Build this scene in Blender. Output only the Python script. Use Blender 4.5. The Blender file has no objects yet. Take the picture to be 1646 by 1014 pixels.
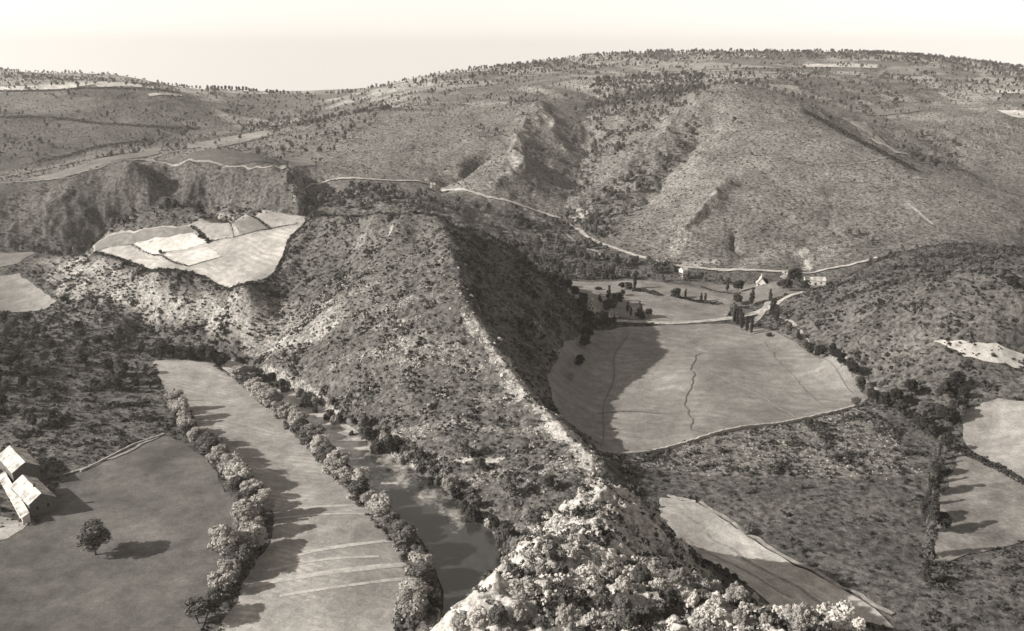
import bpy, math, random
import numpy as np
from mathutils import Vector, geometry
rnd = random.Random(7)
RS = np.random.RandomState(11)
C = bpy.context.scene.collection
# ------------------------------------------------------------------ camera
H, F, PX, PY = 170.0, 1425.0, 823.0, 507.0
PIT = math.radians(16.0)
cp, sp_ = math.cos(PIT), math.sin(PIT)
cd = bpy.data.cameras.new('camera'); cam = bpy.data.objects.new('camera', cd); C.objects.link(cam)
cam.location = (0, 0, H); cam.rotation_euler = (math.pi/2-PIT, 0, 0)
cd.sensor_width = 36; cd.lens = 36*F/1646; cd.clip_start = 1; cd.clip_end = 30000
bpy.context.scene.camera = cam

def ray(px, py):
    a = (px-PX)/F; b = (py-PY)/F
    return np.array([a, cp - b*sp_, -sp_ - b*cp])
def P(px, py, z):            # pixel + height -> world
    d = ray(px, py); t = (z-H)/d[2]; return (d[0]*t, d[1]*t, z)
def Q(px, py, D):            # pixel + distance -> world
    d = ray(px, py); t = D/d[1]; return (d[0]*t, D, H+d[2]*t)

# ------------------------------------------------------------------ numpy noise
_T = np.random.RandomState(5).rand(256, 256).astype(np.float32)*2*np.pi
_TC = np.cos(_T).ravel()*1.5; _TS = np.sin(_T).ravel()*1.5
def gnoise(x, y, s=0):
    x = np.asarray(x, np.float64); y = np.asarray(y, np.float64)
    ix = np.floor(x); iy = np.floor(y); fx = (x-ix).astype(np.float32); fy = (y-iy).astype(np.float32)
    ix = ix.astype(np.int32)+s*37; iy = iy.astype(np.int32)+s*91
    u = fx*fx*fx*(fx*(fx*6-15)+10); v = fy*fy*fy*(fy*(fy*6-15)+10)
    x0 = (ix & 255)*256; x1 = ((ix+1) & 255)*256; y0 = iy & 255; y1 = (iy+1) & 255
    def g(k, dx, dy): return _TC[k]*dx+_TS[k]*dy
    a = g(x0+y0, fx, fy); a += (g(x1+y0, fx-1, fy)-a)*u
    b = g(x0+y1, fx, fy-1); b += (g(x1+y1, fx-1, fy-1)-b)*u
    return a+(b-a)*v
def fbm(x, y, sc, o=4, s=0, gain=.5):
    r = 0; a = 1; t = 0
    for i in range(o):
        r = r+a*gnoise(x/sc+i*17.3, y/sc-i*9.1, s+i*7); t += a; a *= gain; sc /= 2.03
    return r/t
def ridged(x, y, sc, o=3, s=0):
    r = 0; a = 1; t = 0
    for i in range(o):
        r = r+a*(1-2*np.abs(gnoise(x/sc+i*5.3, y/sc-i*3.7, s+i*13))); t += a; a *= .5; sc /= 2.1
    return r/t
def sstep(a, b, x):
    t = np.clip((x-a)/(b-a), 0, 1); return t*t*(3-2*t)

# ------------------------------------------------------------------ control points
pts = []
def cz(*a):
    for px, py, z in a: pts.append(P(px, py, z))
def cq(*a):
    for px, py, D in a: pts.append(Q(px, py, D))
def cw(*a):
    for p in a: pts.append(p)
# skyline and beyond
sky = [(-150,112,1900),(0,114,1900),(60,120,1900),(140,129,1800),(190,121,2100),(250,135,2000),(300,143,1900),(380,146,1900),
       (480,152,2000),(560,148,1950),(640,134,1850),(700,120,1850),(760,111,1900),(860,103,2000),(950,91,2050),(1060,85,2100),
       (1180,83,2150),(1350,84,2150),(1500,92,2100),(1580,101,2000),(1646,113,1900),(1780,125,1850)]
cq(*sky)
cq(*[(a, b+12, 3400) for a, b, c in sky]); cq(*[(a, b+5, c+380) for a, b, c in sky[::2]])
# left far hill
cq((0,145,1600),(120,137,1600),(240,143,1620),(0,190,1380),(150,190,1380),(300,190,1420),(0,240,1190),(150,237,1190),(300,228,1260),
   (400,200,1500),(450,178,1700),(540,178,1650),(50,280,1040),(140,264,1070),(220,243,1130),(-150,190,1350),(-150,280,1050))
# mound with road
cq((230,258,880),(350,242,930),(450,264,870),(500,256,980),(350,268,850),(450,274,835),(300,262,860))
cq((230,275,840),(120,286,850),(0,296,850),(-150,300,850))
# cliff below
cz((450,335,44),(380,330,42),(300,345,34),(200,360,26),(100,385,20),(0,400,18),(450,300,60),(250,300,55),(100,320,48),(0,340,42))
cw((-200,700,8),(-300,705,8),(-130,715,10),(-60,720,10),(-400,745,8),(-90,640,30))
# road to the right, base of massif
cq((540,285,880),(700,300,880),(800,322,865),(880,345,850),(910,358,840),(1000,400,770),(1090,430,715),(1200,437,704),(1300,440,698),(1440,410,712))
cq((600,322,800),(690,325,805),(500,300,850),(800,350,820))
cw((-20,700,8),(10,700,6))
# massif
cq((560,240,1000),(600,220,1060),(600,180,1260),(700,145,1580),(780,150,1460),(850,140,1500),(850,178,1220),(850,230,1030),(830,290,920),
   (900,200,1160),(700,220,1060),(700,270,950),(760,290,905),(950,160,1400),(940,230,1110),(930,290,960),(640,270,940),(700,180,1250),
   (900,320,890))
# right hill
cq((1160,137,1150),(1060,180,1120),(1110,150,1160),(1000,250,1000),(1000,330,870),(1060,330,850),(1160,190,1050),(1160,250,950),(1160,330,830),(1160,390,760),
   (1230,147,1130),(1290,180,1080),(1380,226,990),(1450,262,935),(1550,300,880),(1646,338,830),(1760,380,790),
   (1300,260,920),(1300,350,800),(1300,400,745),(1450,340,810),(1550,380,750),(1646,405,730),(1060,390,780))
# behind right crest
cq((1420,222,1170),(1500,262,1120),(1560,185,1300),(1660,195,1300),(1600,250,1150),(1646,310,1000),(1350,172,1350),(1460,190,1300))
cq((1300,130,1500),(1300,104,1850),(1500,130,1650),(1480,160,1450),(1640,150,1500),(1200,104,1850),(1050,112,1800),(950,114,1800),
   (1050,142,1450),(1180,118,1600),(800,128,1700),(880,122,1700))
cw((520,1030,48))
# central hill: crest
crest_px = [(705,346,78),(716,375,73),(725,410,66.5),(738,450,57),(750,490,48),(768,525,40),(790,560,32),(820,600,25.5),(850,640,20),(880,668,17),(905,690,15),(950,742,13)]
cz(*crest_px)
cq((640,345,545),(600,346,560),(550,348,590),(510,351,615),(640,354,578),(680,358,570),(715,364,572),(740,370,575),(600,352,590),(705,349,540))
cq((780,377,560),(860,432,575),(900,472,580),(945,510,572))
rf = [P(*q) for q in ((945,512,4),(950,542,3),(925,605,3),(918,680,3))]+[(52,345,3),(50,307,4)]
lf = [P(*q) for q in ((330,560,4),(380,587,1),(440,622,1),(510,650,1),(560,688,1),(600,713,1),(690,768,1),(760,828,1),(800,878,1))]
pts += rf[1:4]
crw = [P(*c) for c in crest_px]
def nearest(p, pl):
    best = None
    for a_, b_ in zip(pl[:-1], pl[1:]):
        a2 = np.array(a_); b2 = np.array(b_); d_ = b2-a2; t_ = np.clip(np.dot((np.array(p)-a2)[:2], d_[:2])/np.dot(d_[:2], d_[:2]), 0, 1); q_ = a2+d_*t_
        e_ = np.hypot(*(q_-p)[:2])
        if best is None or e_ < best[0]: best = (e_, q_)
    return best[1]
dens_c = [tuple(np.array(crw[i])*(1-t)+np.array(crw[i+1])*t) for i in range(len(crw)-1) for t in (0, .5)]+[crw[-1]]
for i, c in enumerate(dens_c):
    for foot, side in ((lf, 0), (rf, 1)):
        q = nearest(c, foot)
        for t in (.12, .35, .6, .85):
            k = t-.06*math.sin(math.pi*t); pts.append((c[0]+(q[0]-c[0])*t, c[1]+(q[1]-c[1])*t, c[2]+(q[2]-c[2])*k))
cw((62,330,3),(50,307,4),(-15,610,50),(25,640,10),(-60,640,40))
# left flank
cz((560,400,55),(620,370,68),(450,500,22),(400,560,5),(350,500,20),(500,450,38))
# river
cz((380,587,1),(440,622,.5),(510,652,.2),(560,690,0),(600,715,0),(690,770,0),(760,830,0),(800,880,0),(790,930,0),(740,960,0),(660,800,0),(720,890,0),(600,770,.4),
   (520,672,.5))
# patchwork shelf
cz((300,400,43),(500,348,62),(440,347,58),(385,349,54),(300,362,46),(215,372,40),(150,392,34),(392,461,37),(250,436,34),(195,418,33),(455,410,46),(488,362,58),
   (350,420,41),(430,390,50))
cz((250,470,25),(150,450,22),(300,520,12),(200,520,8),(100,430,20),(20,470,8),(60,500,6),(50,405,22),(-60,480,9),(-60,410,22))
# meadows left
cz((250,582,2),(340,590,2),(450,660,2),(560,780,2),(640,900,2),(650,1000,2),(400,750,2.5),(300,700,3),(400,950,2.5),(250,900,3),(150,800,4),(50,900,4),
   (0,1010,4),(250,1010,3),(100,560,7),(0,560,15),(0,650,12),(100,650,8),(200,640,4),(0,720,6),(60,770,5),(100,720,5),(240,520,6),(520,1014,2))
# unseen left hillside, nearest points kept high to shade the lower-left corner
cw((-250,150,62),(-270,80,80),(-300,240,42),(-320,330,40),(-360,420,48),(-430,520,50),(-470,640,40),(-450,120,80),(-420,300,70),(-560,500,90),(-180,120,12),(-600,800,60),(-640,350,110))
# right field and valley
cz((1000,530,3),(1180,530,3),(1300,580,3),(1400,630,3),(1370,655,3),(1150,690,3),(960,726,3),(940,640,3),(1100,600,3),
   (1000,500,3),(1180,470,3.5),(900,455,4),(1000,450,4),(1100,455,3),(1200,460,3),(1300,470,5),(1240,500,4),(1000,432,4),(1150,440,3),(1300,452,4))
cz((1100,740,2),(1300,720,2),(1450,760,2),(1300,850,2),(1450,950,2),(1200,830,2),(1350,960,2),(1100,860,2),(1640,850,2),(1560,760,3),(1600,700,5),(1640,1000,2),(1480,690,4))
# right slope
cz((1260,512,6),(1330,560,7),(1400,605,7),(1440,640,8),(1500,660,8),(1330,500,20),(1400,540,24),(1300,470,17),(1360,445,27),(1420,414,37),
   (1500,412,45),(1580,408,50),(1650,412,54),(1500,480,45),(1650,500,46),(1500,560,26),(1580,620,16),(1650,560,29),(1650,612,19),(1560,665,9),(1650,665,12),(1650,720,8),(1800,500,46),(1800,620,19),(1800,680,13),(1800,750,9))
cw((210,640,12),(320,640,40))
# foreground promontory
cz((985,775,44),(930,832,56),(960,800,48),(860,872,66),(780,945,77),(900,940,82),(850,1010,95),(1000,1010,97),(1000,900,68),(1040,905,52),(1150,955,80),(1230,992,88),
   (1020,830,42),(1050,870,38),(1100,930,62),(740,985,84),(700,1014,88),(1060,1000,92),(1350,1008,88),(950,870,66))
cz((1098,880,3),(1150,900,3),(1250,960,3),(1060,825,3),(1400,985,2.5))
cw((-26,110,52),(-40,110,20),(-45,140,10),(-20,160,38),(-30,180,15),(-5,190,40),(-22,210,6),(-60,90,8),(-120,150,4),(-165,220,6),(-12,235,12),
   (0,60,108),(-60,40,60),(60,60,105),(90,90,80),(110,130,30),(120,160,6),(85,190,6),(75,230,4),(200,200,3),(200,100,10),(0,30,120),(150,60,60))
cw((300,300,6),(450,300,20),(600,500,70),(700,900,60),(900,1500,120),(-900,1200,110),(-1200,1700,140),(1400,1800,150))
pts = np.array(pts)
YC = 60.0
def uv(x, y): return x/(y+YC), np.log(y+YC)
pu, pv = uv(pts[:,0], pts[:,1])
def kern(r2): return .5*r2*np.log(r2+1e-12)
n = len(pts)
A = np.zeros((n+3, n+3)); d2 = (pu[:,None]-pu)**2+(pv[:,None]-pv)**2
A[:n,:n] = kern(d2)+np.eye(n)*2e-5; A[:n,n] = 1; A[:n,n+1] = pu; A[:n,n+2] = pv; A[n:,:n] = A[:n,n:].T
wts = np.linalg.solve(A, np.r_[pts[:,2], 0, 0, 0])
def base_h(u, v):
    out = np.empty(u.shape); f = u.ravel(); g = v.ravel(); o = out.ravel()
    for i in range(0, len(f), 20000):
        a = f[i:i+20000]; b = g[i:i+20000]
        o[i:i+20000] = kern((a[:,None]-pu)**2+(b[:,None]-pv)**2)@wts[:n]+wts[n]+wts[n+1]*a+wts[n+2]*b
    return o.reshape(u.shape)

# ------------------------------------------------------------------ terrain grid (spacing grows with distance from the viewpoint)
NV, NC = 1300, 960
us = np.concatenate([np.linspace(-1.45,-.66,60)[:-1], np.linspace(-.66,.66,NC-110), np.linspace(.66,1.2,53)[1:]])
vs = np.linspace(math.log(25+YC), math.log(4200+YC), NV)
# coarse evaluation then cubic up-sampling
cu = np.linspace(us[0]-.01, us[-1]+.01, 360); cv = np.linspace(vs[0]-.01, vs[-1]+.01, 400)
Hc = base_h(*np.meshgrid(cu, cv))
def cubic(M, t, axis):
    M = np.moveaxis(M, axis, 0); i = np.clip(np.floor(t).astype(int), 1, M.shape[0]-3); f = (t-i).reshape(-1, 1)
    a, b, c, d = M[i-1], M[i], M[i+1], M[i+2]
    r = b+.5*f*(c-a+f*(2*a-5*b+4*c-d+f*(3*(b-c)+d-a)))
    return np.moveaxis(r, 0, axis)
Z = cubic(cubic(Hc, (vs-cv[0])/(cv[1]-cv[0]), 0), (us-cu[0])/(cu[1]-cu[0]), 1)
U, V = np.meshgrid(us, vs)
Y = np.exp(V)-YC; X = U*(Y+YC)
Z = np.maximum(Z, -.5)

def hgt(x, y, G=None):       # bilinear height of the terrain mesh
    G = Z if G is None else G
    x = np.asarray(x, float); y = np.asarray(y, float)
    u = x/(y+YC); v = np.log(np.maximum(y+YC, 1))
    j = np.clip(np.searchsorted(us, u)-1, 0, len(us)-2); i = np.clip(((v-vs[0])/(vs[1]-vs[0])).astype(int), 0, NV-2)
    fu = np.clip((u-us[j])/(us[j+1]-us[j]), 0, 1); fv = np.clip((v-vs[i])/(vs[1]-vs[0]), 0, 1)
    return (G[i,j]*(1-fu)+G[i,j+1]*fu)*(1-fv)+(G[i+1,j]*(1-fu)+G[i+1,j+1]*fu)*fv
_ys = np.exp(np.linspace(math.log(50+YC), math.log(3900+YC), 2600))-YC
def hit(px, py):             # where the line of sight meets the terrain
    d = ray(px, py); t = _ys/d[1]; x = d[0]*t; z = H+d[2]*t
    k = np.nonzero(z <= hgt(x, _ys))[0]
    k = k[0] if len(k) else len(_ys)-1
    return (x[k], _ys[k])
def W(poly, z=None):
    return [tuple(hit(*p)) if z is None else P(p[0], p[1], z)[:2] for p in poly]
def inside(x, y, poly):
    x = np.asarray(x); y = np.asarray(y); r = np.zeros(x.shape, bool); n = len(poly)
    for i in range(n):
        x0, y0 = poly[i]; x1, y1 = poly[i-1]
        if y0 == y1: continue
        r ^= ((y0 > y) != (y1 > y)) & (x < (x1-x0)*(y-y0)/(y1-y0)+x0)
    return r
def pldist(x, y, pl):
    d = np.full(np.shape(x), 1e9)
    for (ax, ay), (bx, by) in zip(pl[:-1], pl[1:]):
        L = (bx-ax)**2+(by-ay)**2+1e-9
        t = np.clip(((x-ax)*(bx-ax)+(y-ay)*(by-ay))/L, 0, 1)
        d = np.minimum(d, np.hypot(x-ax-t*(bx-ax), y-ay-t*(by-ay)))
    return d

# ------------------------------------------------------------------ regions of the land (world polygons)
R = {}
R['river'] = W([(370,575),(420,598),(470,625),(510,644),(560,682),(600,708),(640,738),(690,768),(730,798),(762,828),(790,856),(806,884),(804,915),(790,950),(780,1010),(760,1080),(690,1080),
                (705,1000),(712,950),(702,908),(680,872),(645,834),(608,802),(578,767),(550,734),(525,706),(498,680),(466,655),(430,632),(390,612),(350,590)], 0)
R['meadow'] = W([(247,580),(300,579),(345,584),(385,600),(415,625),(450,655),(485,690),(520,722),(555,752),(590,795),(625,835),(650,880),(665,930),(640,985),(620,1060),
                 (330,1060),(370,985),(400,930),(432,880),(440,830),(425,790),(395,750),(350,712),(300,670),(262,625)], 2)
R['pasture'] = W([(262,700),(300,715),(340,750),(370,800),(385,850),(370,900),(345,960),(300,1060),(-120,1060),(-120,880),(60,850),(100,780),(180,735)], 3)
R['rightfield'] = W([(950,535),(1000,527),(1080,520),(1170,516),(1225,530),(1300,568),(1360,600),(1412,630),(1368,655),(1250,680),(1120,703),(1020,720),(962,726),(900,700),(880,640),(905,580)], 3)
R['valley1'] = W([(860,448),(940,452),(1040,452),(1130,460),(1180,486),(1160,510),(1080,515),(1040,514),(960,500),(900,490)], 3.6)
R['valley2'] = W([(1110,452),(1200,456),(1320,458),(1330,470),(1270,488),(1190,492),(1140,470)], 3.6)
R['strip'] = W([(1058,802),(1124,806),(1180,842),(1238,878),(1330,932),(1425,988),(1440,1002),(1330,992),(1250,985),(1150,925),(1060,860)], 2.6)
R['pale'] = W([(1545,665),(1600,640),(1700,660),(1700,770),(1640,770),(1600,745),(1550,715)])
R['stripes'] = W([(1545,725),(1600,760),(1700,800),(1700,850),(1500,905),(1510,800)], 3)
R['patch'] = W([(150,393),(215,374),(300,363),(385,350),(450,347),(508,348),(488,362),(464,385),(457,410),(442,435),(427,452),(392,461),(330,447),(250,436),(215,425),(195,418),(150,408)])
R['leftfield'] = W([(-60,445),(30,440),(60,462),(90,485),(70,498),(0,502),(-60,505)])
R['leftfield2'] = W([(-40,412),(40,400),(55,408),(30,425),(-40,435)])
R['farfields'] = W([(40,288),(150,262),(260,232),(255,248),(150,275),(60,292)])
R['mound'] = W([(240,258),(300,247),(370,243),(440,258),(455,270),(350,268)])
R['mid'] = W([(440,252),(500,253),(508,266),(470,270)])
R['rpath'] = W([(1500,545),(1560,553),(1700,565),(1700,585),(1600,585),(1550,572)])
SLOPE_R = W([(1255,500),(1330,445),(1420,414),(1520,408),(1700,410),(1700,640),(1600,650),(1540,690),(1500,730),(1440,690),(1400,635),(1330,590),(1270,545)])
fmask = np.zeros(Z.shape)
for k in ('river','meadow','pasture','rightfield','valley1','valley2','strip','pale','stripes','patch','leftfield','leftfield2','farfields','mound','mid'):
    fmask = np.maximum(fmask, inside(X, Y, R[k]))
def blur(M, k=4):
    for _ in range(k):
        M = (np.roll(M,1,0)+np.roll(M,-1,0)+2*M)/4; M = (np.roll(M,1,1)+np.roll(M,-1,1)+2*M)/4
    return M
fsoft = blur(fmask, 6)

# ------------------------------------------------------------------ relief
dZy = np.gradient(Z, axis=0)/np.gradient(Y, axis=0); dZx = np.gradient(Z, axis=1)/np.gradient(X, axis=1)
slope = np.hypot(dZx, dZy); sl = blur(sstep(.08, .4, slope), 6)
CR = [P(*c)[:2] for c in crest_px]
dcr = pldist(X, Y, CR)
wx = X+fbm(X, Y, 60, 3, 5)*22; wy = Y+fbm(X, Y, 60, 3, 9)*22
far = sstep(560, 800, Y)
rel = 1-fsoft
add = sl*(ridged(wx, wy*.8, 130, 4, 3)-.55)*(3.0+3.5*far)                    # gullies
add += sl*fbm(X, Y, 26, 4, 21)*(2.2+.8*far)
prom = ((Y < 262) & (X > -40) & (X < 120) & (Z > 14)).astype(float); prom = blur(prom, 12)
rough = (.25+.75*sl)
add += rough*fbm(X, Y, 7, 2, 31)*(1.0+.6*far)*(1+prom*1.2)
add += rough*fbm(X, Y, 2.4, 2, 41)*.55*sstep(420, 300, Y)
RH = W([(1160,138),(1060,215),(1020,330),(1000,380),(1090,425),(1440,405),(1646,410),(1646,340),(1450,262),(1290,182),(1230,148)])
RHm = blur(inside(X, Y, RH).astype(float), 10)
SM = W([(850,140),(700,150),(600,200),(540,270),(700,292),(780,230),(840,190)]); RHm = np.maximum(RHm, .8*blur(inside(X, Y, SM).astype(float), 10))
HT = W([(510,352),(600,347),(700,352),(715,410),(640,440),(520,420),(465,440)]); HTm = blur(inside(X, Y, HT).astype(float), 8)
add *= 1-.72*RHm; add *= 1-.6*HTm; add -= 3.2*HTm
add += RHm*(fbm(X, Y, 90, 2, 99)*2.5+fbm(X, Y, 9, 3, 98)*.8)
rock_near = np.exp(-(dcr/9)**2)*sstep(.0,.35,fbm(X,Y,22,3,77)+.25)
add += rock_near*(np.abs(fbm(X, Y, 11, 2, 51))*2.0)+2.2*np.exp(-dcr/6)*sstep(520, 470, Y)
add += prom*((ridged(X, Y, 16, 3, 61)-.4)*3.0+(ridged(X+Y*.4, Y*.8, 5.5, 2, 63)-.5)*1.3)
def spur(poly_px, amp, w, s=0):
    global add
    pl = W(poly_px); d = pldist(X+fbm(X,Y,30,2,s)*14, Y+fbm(X,Y,30,2,s+3)*14, pl)
    add = add+amp*np.exp(-d/w)
add += sstep(.45, .9, slope)*sstep(600, 700, Y)*((ridged(X, Y, 22, 3, 171)-.4)*3.5)*(1-.6*RHm)
spur([(862,172),(885,200),(905,240)], 7, 22, 1)
spur([(866,175),(835,225),(825,262),(835,285),(800,300)], 9, 16, 2)
spur([(830,235),(845,260),(838,290)], 6, 10, 3)
spur([(950,150),(945,200),(940,250),(930,300),(905,330)], -12, 30, 4)
spur([(780,250),(735,275),(705,298)], -12, 14, 5)
spur([(1120,160),(1040,240),(975,290),(930,320)], 10, 25, 6)
spur([(1130,215),(1080,260),(1040,310)], -12, 16, 7)
spur([(1165,305),(1130,345),(1095,390)], 12, 10, 8)
spur([(1185,380),(1205,410)], -6, 8, 9)
spur([(1350,300),(1320,360),(1295,430)], -3, 16, 10)
spur([(330,290),(345,320),(352,345)], -16, 9, 11)
spur([(465,275),(468,300),(478,330)], 12, 12, 12)
spur([(490,285),(500,320)], -14, 10, 12)
spur([(250,270),(200,310),(150,350)], 7, 16, 13)
spur([(120,300),(80,340)], 5, 14, 14)
Z = Z+add*rel
rv = blur(inside(X, Y, R['river']).astype(float), 3)
Z = np.where(rv > .02, Z*(1-rv)+rv*-2.0, Z)
nonriver = (Y < 560) & (X < -10) & (rv <= .02) & (Z < .6); Z = np.where(nonriver, .6, Z)
Z = np.maximum(Z, -2.0)
# foundations flattened under the houses
def flat(x, y, r, z):
    global Z
    w = sstep(r*1.5, r, np.hypot(X-x, Y-y)); Z = Z*(1-w)+z*w

# ------------------------------------------------------------------ materials (toned greys of the print)
TINT = (1.0, .94, .87)
def tc(t): return (t*TINT[0], t*TINT[1], t*TINT[2], 1)
class N:
    def __init__(s, name):
        s.m = bpy.data.materials.new(name); s.m.use_nodes = True; s.t = s.m.node_tree; s.t.nodes.clear()
        s.out = s.n('ShaderNodeOutputMaterial'); s.b = s.n('ShaderNodeBsdfPrincipled')
        s.b.inputs['Roughness'].default_value = .9; s.b.inputs['Specular IOR Level'].default_value = .15
        s.l(s.b.outputs[0], s.out.inputs[0]); s.tex = s.n('ShaderNodeTexCoord')
    def n(s, k, **kw):
        o = s.t.nodes.new(k)
        for a, b in kw.items(): setattr(o, a, b)
        return o
    def l(s, a, b): s.t.links.new(a, b)
    def val(s, v, sock):
        if isinstance(v, (int, float)): sock.default_value = v
        else: s.l(v, sock)
    def math(s, op, a, b=0, c=None):
        o = s.n('ShaderNodeMath', operation=op); s.val(a, o.inputs[0]); s.val(b, o.inputs[1])
        if c is not None: s.val(c, o.inputs[2])
        return o.outputs[0]
    def noise(s, sc, det=3, rough=.55, vec=None, kind='noise'):
        if kind == 'voronoi':
            o = s.n('ShaderNodeTexVoronoi'); out = o.outputs['Distance']
        else:
            o = s.n('ShaderNodeTexNoise'); o.inputs['Detail'].default_value = det; o.inputs['Roughness'].default_value = rough; out = o.outputs[0]
        o.inputs['Scale'].default_value = sc; s.l(vec or s.tex.outputs['Object'], o.inputs['Vector']); return out
    def rng(s, v, a, b, c, d):
        o = s.n('ShaderNodeMapRange'); s.val(v, o.inputs[0])
        for i, q in enumerate((a, b, c, d)): s.val(q, o.inputs[i+1])
        return o.outputs[0]
    def mix(s, f, a, b):
        o = s.n('ShaderNodeMix', data_type='FLOAT'); s.val(f, o.inputs[0]); s.val(a, o.inputs[2]); s.val(b, o.inputs[3]); return o.outputs[0]
    def tone(s, v):
        o = s.n('ShaderNodeCombineColor')
        for i in range(3): s.l(s.math('MULTIPLY', v, TINT[i]), o.inputs[i])
        s.l(o.outputs[0], s.b.inputs['Base Color'])
    def bump(s, h, d, st=1.0):
        o = s.n('ShaderNodeBump'); o.inputs['Distance'].default_value = d; o.inputs['Strength'].default_value = st
        s.l(h, o.inputs['Height']); s.l(o.outputs[0], s.b.inputs['Normal'])
    def attr(s, name):
        o = s.n('ShaderNodeAttribute', attribute_name=name); return o.outputs['Fac']
    def xyz(s):
        o = s.n('ShaderNodeSeparateXYZ'); s.l(s.tex.outputs['Object'], o.inputs[0]); return o.outputs

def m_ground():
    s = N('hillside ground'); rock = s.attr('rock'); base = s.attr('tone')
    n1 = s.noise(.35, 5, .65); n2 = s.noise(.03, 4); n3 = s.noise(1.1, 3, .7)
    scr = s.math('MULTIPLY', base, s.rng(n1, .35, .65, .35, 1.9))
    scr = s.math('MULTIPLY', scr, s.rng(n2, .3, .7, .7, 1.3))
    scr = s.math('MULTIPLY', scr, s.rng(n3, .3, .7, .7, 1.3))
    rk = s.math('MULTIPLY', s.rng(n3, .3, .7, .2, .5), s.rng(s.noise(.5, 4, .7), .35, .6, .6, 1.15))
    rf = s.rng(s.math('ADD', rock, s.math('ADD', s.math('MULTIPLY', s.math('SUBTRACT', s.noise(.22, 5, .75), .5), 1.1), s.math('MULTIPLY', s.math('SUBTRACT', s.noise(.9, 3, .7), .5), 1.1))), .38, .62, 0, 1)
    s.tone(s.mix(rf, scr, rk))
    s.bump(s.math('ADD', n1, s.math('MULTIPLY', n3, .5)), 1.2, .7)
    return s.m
def m_field(name, t, stripe=None, ang=0, scale=.25, contrast=.3, bump=.35):
    s = N(name); n1 = s.noise(.05, 5, .6); n2 = s.noise(scale*4, 4, .7)
    n3 = s.noise(.012, 3); v = s.math('MULTIPLY', s.math('MULTIPLY', s.rng(n1, .3, .7, 1-contrast, 1+contrast), s.rng(n3, .35, .65, .85, 1.15)), s.math('MULTIPLY', s.rng(n2, .3, .7, .78, 1.22), s.rng(s.noise(.18, 6, .8), .35, .65, .74, 1.26)))
    if stripe:
        x, y, z = s.xyz()
        c = s.math('ADD', s.math('MULTIPLY', x, math.cos(ang)), s.math('MULTIPLY', y, math.sin(ang)))
        c = s.math('ADD', c, s.math('MULTIPLY', s.noise(.02, 2), stripe*6))
        w = s.math('SINE', s.math('MULTIPLY', c, 2*math.pi/stripe))
        v = s.math('MULTIPLY', v, s.math('ADD', 1, s.math('MULTIPLY', w, s.rng(s.noise(.05, 3), .4, .65, 0, .13))))
    s.tone(s.math('MULTIPLY', v, t)); s.bump(n2, .3, bump); return s.m
def m_leaf(name, t, var=.5):
    s = N(name); o = s.n('ShaderNodeObjectInfo')
    v = s.math('MULTIPLY', s.rng(o.outputs['Random'], 0, 1, 1-var*.6, 1+var), s.rng(s.noise(1.5, 2), .3, .7, .7, 1.3))
    s.tone(s.math('MULTIPLY', v, t))
    tr = s.n('ShaderNodeBsdfTranslucent'); tr.inputs[0].default_value = tc(t*.8)
    mx = s.n('ShaderNodeMixShader'); mx.inputs[0].default_value = .22
    s.l(s.b.outputs[0], mx.inputs[1]); s.l(tr.outputs[0], mx.inputs[2]); s.l(mx.outputs[0], s.out.inputs[0])
    return s.m
def m_plain(name, t, sc=2.0, con=.2, rough=.85):
    s = N(name); s.tone(s.math('MULTIPLY', s.rng(s.noise(sc, 5, .65), .3, .7, 1-con, 1+con), t)); s.b.inputs['Roughness'].default_value = rough; return s.m
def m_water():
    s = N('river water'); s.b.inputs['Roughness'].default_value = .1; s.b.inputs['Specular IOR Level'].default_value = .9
    x, y, z = s.xyz(); sh = s.rng(s.math('ADD', y, s.rng(s.noise(.06, 5, .7), .3, .7, -75, 75)), 330, 400, 0, 1)  # upstream water lightened: sky reflection put into the colour, with shallow gravel
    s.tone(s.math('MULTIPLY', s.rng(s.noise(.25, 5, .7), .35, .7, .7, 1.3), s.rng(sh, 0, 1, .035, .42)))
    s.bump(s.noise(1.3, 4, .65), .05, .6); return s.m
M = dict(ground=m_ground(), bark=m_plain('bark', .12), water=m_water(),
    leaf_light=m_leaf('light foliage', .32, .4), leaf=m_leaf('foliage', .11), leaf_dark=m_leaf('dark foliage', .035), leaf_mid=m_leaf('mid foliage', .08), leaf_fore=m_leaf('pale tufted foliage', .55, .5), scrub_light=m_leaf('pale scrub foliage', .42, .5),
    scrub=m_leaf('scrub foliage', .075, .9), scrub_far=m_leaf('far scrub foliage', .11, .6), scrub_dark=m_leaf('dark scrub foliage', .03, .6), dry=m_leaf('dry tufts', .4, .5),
    rock=m_plain('pale rock', .36, 1.5, .4), wall=m_plain('dry stone', .3, 2, .5), plaster=m_plain('limewashed wall', .5, .5, .25), darkwall=m_plain('rubble wall', .12, 1.5, .4),
    roof=m_plain('worn roof tiles', .4, .28, .75), roof_dark=m_plain('slate roof', .2, .9, .3), wood=m_plain('dark wood', .05), glass=m_plain('window glass', .03, 1, .1, .2),
    road=m_plain('pale road', .3, .3, .4), path=m_plain('worn path', .22, .4, .45), wire=m_plain('cable metal', .35, 1, .1, .5))

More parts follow.
